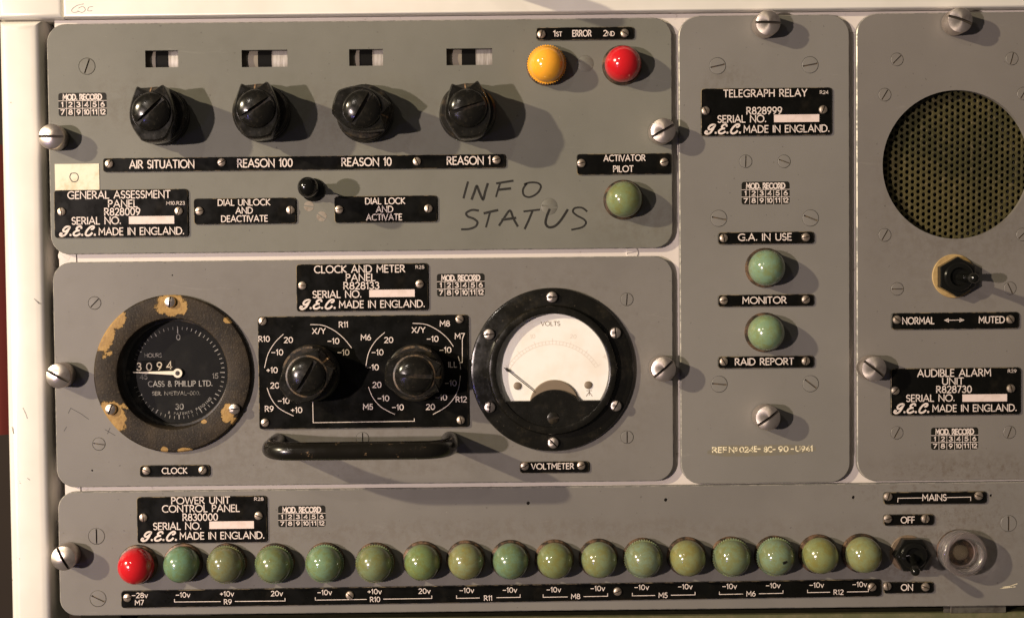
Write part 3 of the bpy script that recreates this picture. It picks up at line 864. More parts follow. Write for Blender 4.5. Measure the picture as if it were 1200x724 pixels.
# handwriting
mb = MB()
HW = [[(548.3, 213.5), (545.6, 223), (543.2, 232)], [(552.8, 233.5), (556, 225), (558.7, 218.2), (562, 226), (566, 233.8), (568.5, 225), (571.5, 215.5)],
      [(586, 215), (583.4, 223), (581.3, 230.5)], [(582, 215), (592, 213.4), (601, 212)], [(583.5, 222.5), (598, 221)],
      [(617, 215.5), (612.8, 222), (614, 229), (621, 231), (629.5, 226.5), (633.8, 219), (630, 214.6), (621, 214), (614.5, 216)],
      [(560.5, 246.8), (553, 246.2), (546.5, 249.5), (548, 253.6), (555, 256.4), (559.5, 260.5), (557, 265.6), (549.5, 268.4), (541, 268.8)],
      [(567.5, 250), (575, 248.2), (583, 246.4)], [(574.4, 248), (572, 257), (569.5, 266)],
      [(585, 264), (591, 255), (597.5, 246.8), (601.5, 256), (606.5, 265)], [(588.5, 257.6), (604, 255.5)],
      [(614, 247.8), (632, 245.8)], [(624, 247), (620, 257), (615, 268)],
      [(644, 245.5), (640.6, 254), (639.4, 262), (643.5, 266.4), (651, 264.5), (658, 257), (665, 246)],
      [(687.6, 247.6), (682, 243.6), (674, 243.8), (671.3, 248), (676, 252.6), (684, 257), (686.6, 261.4), (682, 266.4), (670, 269.2)]]
for k, ln in enumerate(HW):
    mb.ribbon(spline([(P(u, v)[0]-p1.c[0], P(u, v)[1]-p1.c[1]) for u, v in ln], 5), 2.5+.4*math.sin(k*2.1), .12+.02*(k % 6), 'marker_ink')
place('handwriting', mb.mesh('handwriting', 0), p1.o, label='hand lettered INFO STATUS in black marker')
# the taped-on slip of paper: a thing of its own
xa, za = P(64.3, 192.5); xb, zb = P(116.8, 224)
mb = MB()
mb.box(xa-(xa+xb)/2, xb-(xa+xb)/2, zb-(za+zb)/2, za-(za+zb)/2, .06, .6, 'paper')
ox, oz = P(87, 208); ox -= (xa+xb)/2; oz -= (za+zb)/2
mb.ribbon(spline([(ox-3.5, oz+4.2), (ox-5, oz), (ox-2, oz-4.8), (ox+3, oz-4.5), (ox+5, oz), (ox+3, oz+4.4), (ox-2.5, oz+4.8), (ox-4, oz+3.6)]), 1.0, .7, 'marker_ink')
thing('paper_slip', mb.mesh('paper_slip', 0), ((xa+xb)/2, 0, (za+zb)/2), 'small cream paper slip with a drawn O, above the GENERAL ASSESSMENT plate', 'paper slip')

# ------------------------------------------------------------------ PANEL 2: clock and meter
p2 = Panel(((64, 440), (789, 440), (450, 303.3), (450, 567)), 'grey_paint_clock',
           'wide grey panel with round clock, white faced voltmeter, two selector knobs and black handle', 22,
           circles=[(203.3, 437.5, 67)], screws=[(111, 355, 45, 7.6), (116, 520, -8, 7.6), (734.7, 350.8, 86, 7.6), (735, 512, 90, 7.6), (425, 513.5, 90, 7.6)],
           dots=[(202, 322.5, .9), (108, 551, 1.1)])
p2.thumb(67.5, 440.5, -28); p2.thumb(778, 432.5, 40)
name_plate(p2, (347.5, 309, 501.5, 364.3), [('CLOCK AND METER', 368.5, 474.3, 319.8, 8), ('PANEL', 405.6, 439.5, 329.2, 7.8), ('R828133', 402.8, 444.2, 338.8, 7.8)],
           ('SERIAL NO.', 366.8, 423.2, 349, 7.8), (432.7, 339.6, 486, 347.7), (351, 392.5, 361.8, 10.4), (397.6, 497.5, 360.7, 7.8), ('R25', 487, 497, 314.7, 3.4), [(354, 334.6), (491.7, 332.8)])
mod_record(p2, 512, 320.6, 568, 347.2)
plate(p2, (164.3, 544.4, 246, 558), [('CLOCK', 190, 219.3, 554.6, 6.5)], [(171, 551.5), (237, 551)], label='black label plate reading CLOCK')
plate(p2, (609, 540.2, 690, 553.5), [('VOLTMETER', 622.7, 672.3, 549.4, 6.3)], [(615, 546.3), (681.3, 545.6)], label='black label plate reading VOLTMETER')
# hour clock
kx, kz = P(203.3, 437.5)
ko = (kx, kz)
mb = MB()
mb.lathe([(66.5, 0.05), (92, .05), (92.3, 4), (90.5, 6.2), (88, 6.6), (67.5, 6.6), (65.5, 6.0), (64.5, 4), (64, -19)], 'crinkle_bezel', 96)
clock = place('clock', mb.mesh('clock', 40), p2.o, (kx-p2.c[0], 0, kz-p2.c[1]), 0, 'round black hour clock with chipped brown bezel')
mb = MB(); mb.lathe([(0, 1.0), (64.2, 1.0)], 'window_glass', 64)
place('glass', mb.mesh('glass', 0), clock)
DH = -18.0
mb = MB(); mb.lathe([(0, -25), (66, -25), (66, DH), (0, DH)], 'dial_black', 64)
mb.lathe([(63.9, DH+.5), (60.8, DH+.5), (60.6, DH+2.2), (61.4, DH+3), (63.9, DH+3.4)], 'bakelite_worn', 64)
ccx, ccz = P(209, 436.8, DH); ccx -= kx; ccz -= kz
FS = (F-DH)/F
def cpt(u, v): x_, z_ = P(u, v, DH); return (x_-kx, z_-kz)
for k in range(60):
    a = R(90-6*k)
    major, q5 = k % 15 == 0, k % 5 == 0
    ro = 54.2*FS
    ri = ro-(7.5 if k == 0 else 5 if major else 4.5 if q5 else 3.2)
    if 43 <= k <= 47: continue
    mb.ribbon([(ccx+ri*math.cos(a), ccz+ri*math.sin(a)), (ccx+ro*math.cos(a), ccz+ro*math.sin(a))], 1.0 if q5 else .7, DH+.1, 'dial_white' if (k < 26 or q5) else 'dial_faint_shaded')  # left ticks get the dim colour, rim shadow put into the print
def ctext(s_, u, v, cap, mat, width=None, wt=.15, center=True, rot=0):
    text(mb, s_, (u, v), cap, DH, mat, width=width, wt=wt, center=center, org=ko, rot=rot)
ctext('0', 209, 398, 6.2, 'dial_white')
ctext('15', 252.5, 443, 5.6, 'dial_white')
ctext('30', 210.5, 479.2, 6.2, 'dial_white', wt=.17)
ctext('45', 168.5, 444, 5.6, 'dial_faint_shaded')
ctext('HOURS', 169.5, 418.6, 4.6, 'dial_faint_shaded', width=20*FS, center=False)
ctext('CASS & PHILLIP LTD.', 173.8, 452.8, 6.2, 'dial_white', width=75*FS, center=False)
ctext('SER. NoETI/AL-000.', 178.5, 463, 4.2, 'dial_faint_shaded', width=56*FS, center=False)
# curved line of small capitals round the foot of the dial
sarc = '& PATENTS PENDING'
for k, ch in enumerate(sarc):
    if ch == ' ': continue
    a = R(-104+4.0*k)
    rr = 49.2*FS
    x_, z_ = ccx+rr*math.cos(a), ccz+rr*math.sin(a)
    text(mb, ch, (x_+kx, z_+kz), 2.7, DH, 'dial_faint_shaded' if k < 4 else 'dial_white', center=True, org=ko, rot=a+PI/2, conv=False, wt=.16)
# counter windows and digits
x_, z_ = cpt(183.5, 429)
mb.box(x_-22, x_+22, z_-6.5, z_+7, DH, DH+.06, 'black_gloss')
xw, zw = cpt(199.3, 428.3)
mb.box(xw-5.5, xw+5.5, zw-6, zw+6.8, DH, DH+.09, 'drum_black')
for d_, u, v in (('3', 163, 433.8), ('0', 174.8, 433.8), ('9', 186.8, 433), ('4', 198.5, 432.2)):
    ctext(d_, u, v, 8.6, 'digit_cream', wt=.15)
dial = place('dial', mb.mesh('dial', 0), clock)
mb = MB()
tip = cpt(156.5, 436.0)
dx, dz = tip[0]-ccx, tip[1]-ccz
L = math.hypot(dx, dz); ux, uz = dx/L, dz/L; nx, nz = -uz, ux
def along(a_, b_): return (ccx+ux*a_+nx*b_, ccz+uz*a_+nz*b_)
mb.loft([([along(4, 2.6), along(4, -2.6), along(L, -.35), along(L, .35)], DH+3), ([along(4, 2.2), along(4, -2.2), along(L, -.2), along(L, .2)], DH+3.8)], 'pointer_cream', cap0=True)
mb.lathe([(2.8, DH+3), (5.4, DH+3), (5.4, DH+4), (2.8, DH+4)], 'pointer_cream', 28, (ccx, ccz), loop=True)
mb.lathe([(0, DH), (2.6, DH), (2.6, DH+3.4), (0, DH+3.6)], 'needle_black', 20, (ccx, ccz))
place('needle', mb.mesh('needle'), clock)
for (u, v, a) in ((199.5, 354, 82), (130, 479.3, 68), (274.5, 479, 4)):
    x, z = P(u, v, 8); place('screw', PANBIG, clock, (x-kx, 6.6, z-kz), R(a))
# voltmeter
mx, mz = P(647.3, 433.3, 6)
mo = (mx, mz)
mb = MB()
mb.lathe([(0, 0), (95.5, 0), (95.8, 3.6), (94.8, 5.4), (92, 6.6), (78, 7.2), (76, 7.6), (75.2, 9), (74.8, 13), (73.5, 15), (71, 15.8), (67.5, 15.8), (66.2, 15.2), (65.8, 14), (65.8, 6)], 'bakelite', 96)
meter = place('voltmeter', mb.mesh('voltmeter', 30), p2.o, (mx-p2.c[0], 0, mz-p2.c[1]), 0, 'round black bakelite voltmeter with white dial')
VH = 6.5
mb = MB(); mb.lathe([(0, 5.5), (65.7, 5.5), (65.7, VH), (0, VH)], 'meter_white', 64)
def vt(s_, u, v, cap, mat, wt=.13, rot=0): text(mb, s_, (u, v), cap, VH, mat, center=True, org=mo, wt=wt, rot=rot)
vt('VOLTS', 645, 381.5, 4.8, 'meter_ink', .14)
vt('10', 624.5, 396.3, 4.4, 'meter_ink_pale', rot=.12); vt('20', 671.5, 396.3, 4.4, 'meter_ink_pale', rot=-.12)
vt('0', 585.5, 423, 3.6, 'meter_ink_pale', rot=.5); vt('30', 708.5, 419.5, 3.8, 'meter_ink_pale', rot=-.5)
px_, pz_ = P(648, 462, VH); px_ -= mx; pz_ -= mz
for q, rr in enumerate((62.5, 58.5)):
    mb.ribbon(A((px_, pz_), rr, 148, 32, 40), .5, VH+.1+.03*q, 'meter_ink_pale')
for k in range(31):
    a = R(148-116*k/30)
    r1 = 62.5 if k % 5 else 65.5
    mb.ribbon([(px_+58.5*math.cos(a), pz_+58.5*math.sin(a)), (px_+r1*math.cos(a), pz_+r1*math.sin(a))], .45, VH+.2, 'meter_ink_pale')
# pictogram by the right fixing screw
for ln in ([(690.5, 456.5), (690.5, 463)], [(687, 464), (690.5, 459), (694, 464)], [(687.5, 457.5), (693.5, 457.5)]):
    mb.ribbon([(P(u, v, VH)[0]-mx, P(u, v, VH)[1]-mz) for u, v in ln], .7, VH+.12, 'meter_ink')
place('dial', mb.mesh('dial', 0), meter, label='white dial marked VOLTS')
for (u, v) in ((606.3, 452), (689.2, 451)):
    x, z = P(u, v, VH)
    mb = MB(); mb.lathe([(0, VH), (4.6, VH), (4.4, VH+1.2), (3, VH+1.9), (0, VH+2.1)], 'meter_shade', 20)
    place('dial_screw', mb.mesh('dial_screw'), meter, (x-mx, 0, z-mz))
mb = MB()
a0 = (P(628, 460, VH+3)[0]-mx, P(628, 460, VH+3)[1]-mz)
a1 = (P(590.5, 430.5, VH+3)[0]-mx, P(590.5, 430.5, VH+3)[1]-mz)
a2 = (P(597, 435.4, VH+3)[0]-mx, P(597, 435.4, VH+3)[1]-mz)
mb.tube([(a0[0], VH+3, a0[1]), (a2[0], VH+3, a2[1])], .55, 'needle_black', 8)
mb.tube([(a2[0], VH+3, a2[1]), ((a1[0]+a2[0]*2)/3, VH+3, (a1[1]+a2[1]*2)/3), (a1[0], VH+3, a1[1])], [.6, 1.7, .3], 'needle_black', 8)
place('needle', mb.mesh('needle'), meter)
# lower cover with its hump, and the brown magnet cover behind it
zc = P(647.3, 469.5, 13)[1]-mz
lim = 66.0
half = math.sqrt(lim**2-zc**2)
aa = math.degrees(math.atan2(zc, -half))+360
ab = math.degrees(math.atan2(zc, half))
bc = (1.5, zc-24.7)
bump_ = A(bc, 37.7, math.degrees(math.acos(28.4/37.7)), 180-math.degrees(math.acos(28.4/37.7)), 16)
outl = bump_+A((0, 0), lim, aa, 360+ab, 30)
mb = MB()
inner = [(x*.985, (z-zc)*.985+zc-.4) for x, z in outl]
mb.loft([(outl, 7), (outl, 13.0), (inner, 13.7)], 'bakelite', cap0=True)
cover = place('cover', mb.mesh('cover', 25), meter)
mb = MB()
o2 = A((1.5, zc-4.5), 28.5, 8, 172, 24)
mb.loft([(o2, VH+.2), (o2, VH+2.6), ([(x*.97, (z-zc)*.95+zc) for x, z in o2], VH+3.4)], 'meter_shade')
place('magnet_cover', mb.mesh('magnet_cover', 30), meter, label='brown grey hump behind the black cover')
x, z = P(648, 489.5, 13); place('zero_screw', slotted('zero_screw', [(6.8, -2), (6.8, .5), (5.5, 1.2), (0, 1.4)], 'bakelite_worn', 1.5, 1.3, 9, 'slot_dark', 28), meter, (x-mx, 13.7, z-mz), R(5))
mb = MB(); mb.lathe([(0, 14.4), (65.7, 14.4)], 'window_glass', 64)
place('glass', mb.mesh('glass', 0), meter)
for k, a in enumerate((2, 5, 95, 85, 60, -45)):
    t = R([90, 150, 30, 210, 330, 270][k])
    place('screw', PANBIG, meter, (85*math.cos(t), 6.8, 85*math.sin(t)), R(a))
# selector plate with its scales
def sp(x_, y_): return (300+x_/4, 362+y_/4)
TX = [('R10', 38, 140), ('20', 152, 145), ('-10', 100, 203), ('+10', 75, 286), ('20', 88, 358), ('-10', 130, 430), ('+10', 190, 473), ('R9', 62, 467), ('X/Y', 295, 103), ('R11', 410, 73),
      ('-10', 363, 150), ('-10', 410, 203), ('M6', 515, 133), ('20', 622, 145), ('-10', 570, 203), ('-10', 548, 273), ('20', 567, 355), ('-10', 597, 418), ('-10', 665, 460), ('M5', 525, 458),
      ('20', 818, 458), ('-10', 868, 414), ('R12', 962, 423), ('-10', 913, 347), ('ILL', 922, 260), ('X/Y', 762, 98), ('M8', 885, 68), ('M7', 955, 127), ('-10', 828, 140), ('-10', 888, 192)]
LN = [[(128, 118), (88, 158), (56, 212), (40, 275)], [(255, 73), (310, 76), (362, 98), (410, 136), (448, 182)], [(52, 370), (72, 420), (110, 466), (175, 500)],
      [(603, 110), (560, 150), (528, 205), (515, 268)], [(735, 67), (795, 72), (850, 98), (895, 135), (925, 175)], [(527, 365), (548, 415), (588, 460), (650, 493)], [(958, 313), (945, 385), (900, 450), (830, 493)]]
LS = [[(265, 400), (268, 532), (742, 525), (742, 513)], [(967, 140), (967, 250), (952, 251)], [(948, 222), (956, 252), (960, 283)]]
plate(p2, (303.3, 369.6, 548.3, 501.2), [(s_, *((sp(x_, y_)[0], None, sp(x_, y_)[1]+3.1, 6.2))) for s_, x_, y_ in TX],
      [(307.5, 376.3), (538.5, 374), (310.3, 495.3), (540, 492.2)], name='selector_plate', label='black scale plate of the two selector knobs', thick=3,
      lines=[spline([sp(*q) for q in l_], 5) for l_ in LN]+[[sp(*q) for q in l_] for l_ in LS], wt=.16)
knob(p2, 364.5, 437.5, 50, 60, 'black selector knob pointing up right', knob_mesh(True, (135, 215)))
knob(p2, 487, 436.8, 96, -3, 'black selector knob pointing right', knob_mesh(True, (150, 218)))
# carrying handle
mb = MB()
HB = 84.0
xl_, zl_ = P(313, 528.5, HB); xr_, zr_ = P(526, 527.5, HB)
zz = (zl_+zr_)/2
rb = 30
path = [(xl_, -3, zz), (xl_, HB-rb, zz)]+[(xl_+rb-rb*math.cos(R(a)), HB-rb+rb*math.sin(R(a)), zz) for a in (15, 30, 45, 60, 75, 90)]
path += [(xr_-rb+rb*math.sin(R(a)), HB-rb+rb*math.cos(R(a)), zz) for a in (0, 15, 30, 45, 60, 75, 90)]+[(xr_, -3, zz)]
path = [(a-(xl_+xr_)/2, b, c_-zz) for a, b, c_ in path]
mb.tube(path, 10.2, 'black_handle', 24)
place('handle', mb.mesh('handle', 45), p2.o, ((xl_+xr_)/2-p2.c[0], 0, zz-p2.c[1]))
# scratches by the clock
mb = MB()
for ln in ([(80, 484), (83, 478), (94, 484), (104, 491)], [(75, 505), (78, 500)], [(123, 503), (130, 507), (135, 510)], [(126, 508), (129, 501)]):
    mb.ribbon([(P(u, v)[0]-p2.c[0], P(u, v)[1]-p2.c[1]) for u, v in ln], .6, .1, 'marker_ink')
place('scratch', mb.mesh('scratch', 0), p2.o)

# ------------------------------------------------------------------ PANEL 3: telegraph relay
p3 = Panel(((796.5, 290), (996, 290), (897, 18), (897, 566.2)), 'grey_paint_telegraph', 'narrow tall grey panel headed TELEGRAPH RELAY with two green lamps', 24,
           screws=[(841, 77.5, 12, 9.7), (949.5, 76.3, 10, 9.7), (874, 189.3, 88, 7.6), (919, 189.3, -20, 7.6), (842.5, 256, -12, 9.7), (950, 255.6, -22, 9.7), (843, 450, -6, 9.7), (950, 449.5, -38, 9.7)])
p3.thumb(900.7, 26.5, -2); p3.thumb(900.7, 490, 35)
name_plate(p3, (821, 103.6, 974, 159.3), [('TELEGRAPH RELAY', 848, 945.5, 114, 8), ('R828999', 875, 916, 134.1, 7.8)],
           ('SERIAL NO.', 841.3, 897.5, 143.8, 7.8), (907, 134.7, 960, 143), (825.5, 867.5, 156.8, 10.4), (871.7, 971.6, 155.6, 7.8), ('R24', 960.8, 970.6, 110.3, 3.6), [(827.3, 129.6), (965.3, 128.4)])
mod_record(p3, 869, 213, 925.3, 239.5)
plate(p3, (841, 271.8, 953, 286), [('G.A. IN USE', 865.3, 927.3, 282, 7.6)], [(848.6, 279), (945, 278)], label='black label plate reading G.A. IN USE')
plate(p3, (841, 345, 953, 359), [('MONITOR', 870.3, 921.3, 355.7, 7.4)], [(848.6, 352), (945, 351)], label='black label plate reading MONITOR')
plate(p3, (841, 417, 953, 431), [('RAID REPORT', 861.5, 930, 427.6, 7.4)], [(848.6, 423.6), (945, 423)], label='black label plate reading RAID REPORT')
signal_lamp(p3, 899.5, 313.8, 'green_lens', (.25, .37, .22), label='pale green signal lamp under G.A. IN USE')
signal_lamp(p3, 898.8, 390, 'green_lens', (.27, .38, .20), label='pale green signal lamp under MONITOR')
mb = MB()
smear = [(x-p3.c[0], z-p3.c[1]) for x, z in [P(829, 528), P(829, 531.5), P(845, 534.5), P(880, 534.5), P(930, 532.5), P(956, 528), P(956, 523), P(930, 520.5), P(880, 521.5), P(845, 521.5)]]
mb.loft([(smear, .02), (smear, .05)], 'stamp_smear')
for s_, ua, ub, vb in (('REF', 834.8, 851.5, 529.8), ('No', 854.5, 864, 529.6), ('024', 867, 883, 529.4), ('E-', 884, 891, 528.6), ('8C-', 895.5, 909, 529.2), ('90', 912.5, 923.5, 528.8), ('-', 927, 930, 528.6), ('U941', 932.5, 952, 528.4)):
    text(mb, s_, (ua, vb), 5.8, .06, 'faded_stamp', width=P(ub, vb)[0]-P(ua, vb)[0], wt=.24, org=p3.c)
place('reference_stamp', mb.mesh('reference_stamp', 0), p3.o, label='faded cream stamped reference number')

# ------------------------------------------------------------------ PANEL 4: audible alarm
p4 = Panel(((1004, 290), (1420, 290), (1100, 15.2), (1100, 563)), 'grey_paint_alarm', 'grey panel at the right with round perforated speaker grille and NORMAL to MUTED switch', 24,
           circles=[(1121, 193, 86.5)],
           screws=[(1051.3, 70, 45, 7.6), (1186, 69, 75, 7.6), (1037, 111.3, 58, 7.6), (1199.5, 110, 60, 7.6), (1037, 275.5, 60, 7.6), (1198.5, 275, 45, 7.6), (1051.7, 338.6, 0, 7.6), (1183.8, 337.7, -65, 7.6), (1051.2, 507, 62, 7.6), (1183.2, 506.3, 70, 7.6)])
p4.thumb(1126.3, 23.3, -20); p4.thumb(1025.2, 432.2, -38)
# perforated grille
gx, gz = P(1121, 193)
mb = MB()
cwid, rowp, hr, NS = 6.6, 7.62, 2.45, 12
hexr = cwid/math.sqrt(3)*1.0
vdict, gv, gf = {}, [], []
def gvert(x_, h_, z_):
    key = (round(x_*50), round(h_*50), round(z_*50))
    if key not in vdict: vdict[key] = len(gv); gv.append((x_, -h_, z_))
    return vdict[key]
GH = -13.0
RR = cwid/1.5      # flat-top hexagons: column spacing = 1.5 R
rowp = RR*math.sqrt(3)
for i in range(-15, 16):
    for j in range(-14, 15):
        hx, hz = i*cwid, (j+(.5 if i % 2 else 0))*rowp
        if math.hypot(hx, hz) > 93: continue
        outer = []
        for k in range(6):
            a, b = R(60*k), R(60*k+60)
            pa, pb = (hx+RR*math.cos(a), hz+RR*math.sin(a)), (hx+RR*math.cos(b), hz+RR*math.sin(b))
            outer += [pa, ((pa[0]+pb[0])/2, (pa[1]+pb[1])/2)]
        oi = [gvert(x_, GH, z_) for x_, z_ in outer]
        ins = [gvert(hx+hr*1.12*math.cos(R(30*k)), GH-.1, hz+hr*1.12*math.sin(R(30*k))) for k in range(12)]
        inn = [gvert(hx+hr*math.cos(R(30*k)), GH-.6, hz+hr*math.sin(R(30*k))) for k in range(12)]
        inb = [gvert(hx+hr*math.cos(R(30*k)), GH-3.2, hz+hr*math.sin(R(30*k))) for k in range(12)]
        for k in range(12):
            l = (k+1) % 12
            gf.append([oi[k], oi[l], ins[l], ins[k]]); gf.append([ins[k], ins[l], inn[l], inn[k]]); gf.append([inn[k], inn[l], inb[l], inb[k]])
mb.add(gv, gf, 'grille_metal')
place('speaker_grille', mb.mesh('speaker_grille', 45), p4.o, (gx-p4.c[0], 0, gz-p4.c[1]), R(-.6), 'round olive brown perforated speaker grille')
mb = MB(); mb.lathe([(94, -6.1), (94, -30), (70, -44), (0, -46)], 'interior_dark', 48)
place('speaker_cone', mb.mesh('speaker_cone'), p4.o, (gx-p4.c[0], 0, gz-p4.c[1]))
plate(p4, (1044, 366, 1193, 385.5), [('NORMAL', 1057.6, 1094.5, 379.6, 7.4), ('MUTED', 1147.2, 1177, 378.4, 7.2)], [(1052, 374.6), (1185, 374.2)], label='black label plate reading NORMAL and MUTED with a double arrow',
      lines=[[(1109, 375.2), (1127, 374.9)], [(1111.5, 373.2), (1107, 375.2), (1111.5, 377.2), (1111.3, 374)], [(1124.7, 373), (1129.3, 374.9), (1124.7, 376.9), (1124.8, 374)]])
name_plate(p4, (1043.3, 430.8, 1195, 486), [('AUDIBLE ALARM', 1075.3, 1161, 441.2, 8), ('UNIT', 1104.3, 1129, 450.4, 7.6), ('R828730', 1097.4, 1138.3, 460, 7.6)],
           ('SERIAL NO.', 1062.3, 1118.3, 470.3, 7.6), (1127.8, 462, 1180, 470), (1047, 1088, 483.6, 10.4), (1092.8, 1191, 482.2, 7.6), ('R29', 1181, 1191, 436.3, 3.4), [(1050, 457.7), (1185.7, 455.2)])
mod_record(p4, 1091, 500.6, 1146.3, 526.5)

def toggle(pn, u, v, hexrot, tip, hextip, wash, label, washmat, size=1.0):
    """lever switch: washer, hexagon nut, bush and a tapered lever leaning towards photo point tip"""
    x, z = P(u, v, 8)
    mb = MB()
    hx = circ(23.5*size, 6, (0, 0), R(hexrot))
    hx2 = circ(22.3*size, 6, (0, 0), R(hexrot))
    mb.loft([(hx2, 1.8), (hx, 3), (hx, 12), (hx2, 13.2)], 'black_gloss')
    mb.lathe([(17*size, 13), (17*size, 15.5), (15.5*size, 17), (11*size, 17.5), (10*size, 15), (8*size, 11), (0, 11)], 'black_gloss', 36)
    o = place('toggle_switch', mb.mesh('toggle_switch', 30), pn.o, (x-pn.c[0], 0, z-pn.c[1]), 0, label)
    mb = MB(); mb.lathe([(0, .06), (wash[2], .06), (wash[2], 1.4), (wash[2]-.6, 1.9), (0, 1.9)], washmat, 48)
    xw, zw = P(wash[0], wash[1], 1)
    place('washer', mb.mesh('washer'), o, (xw-x, 0, zw-z))
    tx, tz = P(*tip, hextip)
    tx -= x; tz -= z
    n_ = 8
    path, rad = [], []
    for i in range(n_+1):
        t = i/n_
        path.append((tx*t, 10+(hextip-10)*t, tz*t)); rad.append((3.6+1.2*t+(0 if t < .8 else .9))*size)
    e = Vector((tx, hextip-10, tz)).normalized()
    for q, rr in ((2.2, 5.2), (4.0, 3.9), (5.2, 1.6)):
        path.append((tx+e.x*q, hextip+e.y*q, tz+e.z*q)); rad.append(rr*size)
    mb = MB(); mb.tube(path, rad, 'black_gloss', 20)
    place('lever', mb.mesh('lever', 50), o)
    return o
toggle(p4, 1121, 324.3, 90, (1141.5, 326), 48, (1118, 323.5, 25.6), 'black toggle switch with tan washer, lever leaning right', 'washer_tan')

# ------------------------------------------------------------------ PANEL 5: power unit control
p5 = Panel(((69, 650), (1420, 650), (450, 572.3), (640, 715.3)), 'grey_paint_power', 'long low grey panel with a row of one red and sixteen green domed lamps', 20,
           screws=[(113.2, 628, 90, 9.7), (115, 701, -26, 9.7), (1182, 613, 90, 9.7)], dots=[(619, 589.3, 2), (780.3, 585.4, 2.1), (1000.3, 582.5, 2), (1161.5, 580.3, 1.7)])
p5.thumb(73.5, 654.3, -62)
name_plate(p5, (161, 581, 312.8, 635.3), [('POWER UNIT', 201, 269.3, 590.2, 7.8), ('CONTROL PANEL', 190.3, 280.6, 599.8, 7.8), ('R830000', 214.3, 255, 609.6, 7.8)],
           ('SERIAL NO.', 180, 235.6, 620.2, 7.8), (245.3, 610.6, 297.6, 618.8), (165, 206.5, 633.2, 10.4), (211, 309.5, 631.5, 7.8), ('R28', 298, 308.6, 586, 3.4), [(167.5, 606.5), (302.6, 604.4)])
mod_record(p5, 326, 592, 381.5, 617)
lamps = [(212, 662, (.19, .33, .19), 0), (264, 662, (.25, .25, .12), 1), (320.5, 662, (.22, .28, .13), 1), (380, 661, (.23, .34, .18), 1), (439, 661, (.24, .27, .12), 1), (494.5, 659.5, (.23, .30, .10), 0),
         (546, 658.5, (.31, .31, .13), 0), (598.5, 658, (.19, .29, .16), 0), (650.5, 657.5, (.26, .28, .10), 0), (702.5, 656.5, (.28, .31, .14), 0), (754.5, 655.5, (.26, .31, .18), 1),
         (806.5, 654.5, (.32, .31, .11), 0), (858.5, 654, (.25, .29, .14), 1), (910, 653, (.25, .32, .18), 1), (962, 651.5, (.29, .29, .09), 0), (1013, 650.5, (.31, .31, .12), 0)]
signal_lamp(p5, 158.5, 663.8, 'red_lens', label='red signal lamp at the left end of the row')
for i, (u, v, c_, kn) in enumerate(lamps):
    l = signal_lamp(p5, u, v, 'green_lens', c_, kn)
    if i == 13:
        mb = MB()
        q = [(2.4, 1.4), (4.6, 2.6), (8.0, 3.0), (9.0, 1.2), (6.6, -.6), (3.6, -1.2)]
        def onlens(x_, z_): return 12.7+19.5*math.sqrt(max(0, 1-(x_*x_+z_*z_)/20.7**2))
        mb.add([(x_, -onlens(x_, z_-3)-.1, z_-3) for x_, z_ in q], [[0, 1, 2, 3, 4, 5]], 'print_black')
        m_ = place('chip', mb.mesh('chip', 0), l.parent)
        m_.rotation_euler = (0, -l.parent.rotation_euler.y, 0)
tx = [('-28v', 164, 697), ('M7', 163.3, 705.5), ('-10v', 214.5, 696.5), ('+10v', 266, 695.2), ('20v', 324.5, 694.8), ('R9', 267, 704.6), ('-10v', 380.5, 693.6), ('+10v', 439, 692.6), ('20v', 497.5, 692), ('R10', 439.5, 701.8),
      ('-10v', 547, 691.2), ('-10v', 597.5, 690.8), ('R11', 572, 700.2), ('-10v', 649, 690.4), ('-10v', 700.5, 688.9), ('M8', 674.5, 698.3), ('-10v', 752, 687.6), ('-10v', 803, 686.8), ('M5', 777, 697),
      ('-10v', 855, 686.5), ('-10v', 906, 685.5), ('M6', 880, 695.2), ('-10v', 957, 685), ('-10v', 1007.5, 684.2), ('R12', 982.6, 693.3)]
br = []
for ua, va, ub, vb, um, hw in ((204.5, 704.8, 334, 703.6, 267, 8.5), (369.5, 702.6, 506, 700.6, 439.5, 10), (535, 700.5, 609.5, 699.3, 572, 10), (636.5, 699.3, 712, 698, 674.5, 9.5), (741, 697.6, 814.5, 696.4, 777, 9.5),
                              (843, 696, 917.5, 694.6, 880, 9.5), (946.3, 693.8, 1017.5, 692.6, 982.6, 10)):
    vm_ = lambda u: va+(vb-va)*(u-ua)/(ub-ua)
    br += [[(ua, va-3.2), (ua, va), (um-hw, vm_(um-hw))], [(um+hw, vm_(um+hw)), (ub, vb), (ub, vb-3.2)]]
plate(p5, (142.3, 684.5, 1031.7, 704.7), [(s_, u, None, v+2.8, 5.6) for s_, u, v in tx], [(148.7, 700.6), (409.7, 697.6), (724, 693.2), (1022.8, 688)],
      label='long black voltage strip under the row of lamps', tilt=.0048, lines=br, wt=.15)
plate(p5, (1034.7, 575.6, 1155.2, 590), [('MAINS', 1081, 1108.8, 586.2, 7)], [(1041.6, 582), (1148, 581)], label='black label plate reading MAINS',
      lines=[[(1052, 588), (1052.3, 583.4), (1080, 583)], [(1109.6, 582.6), (1137.5, 582), (1137.5, 586.2)]])
plate(p5, (1034.7, 602, 1093.6, 615), [('OFF', 1056, 1071.5, 612.4, 7)], [(1041.2, 608), (1085.2, 608)], label='black label plate reading OFF')
plate(p5, (1034.7, 681, 1093, 694.2), [('ON', 1056.2, 1069.6, 691.3, 7)], [(1040.5, 687), (1085.5, 688)], label='black label plate reading ON')
toggle(p5, 1068.5, 649.5, 0, (1072.5, 669), 46, (1064, 648, 21.5), 'black toggle switch with lever down at ON', 'washer_brown', .92)
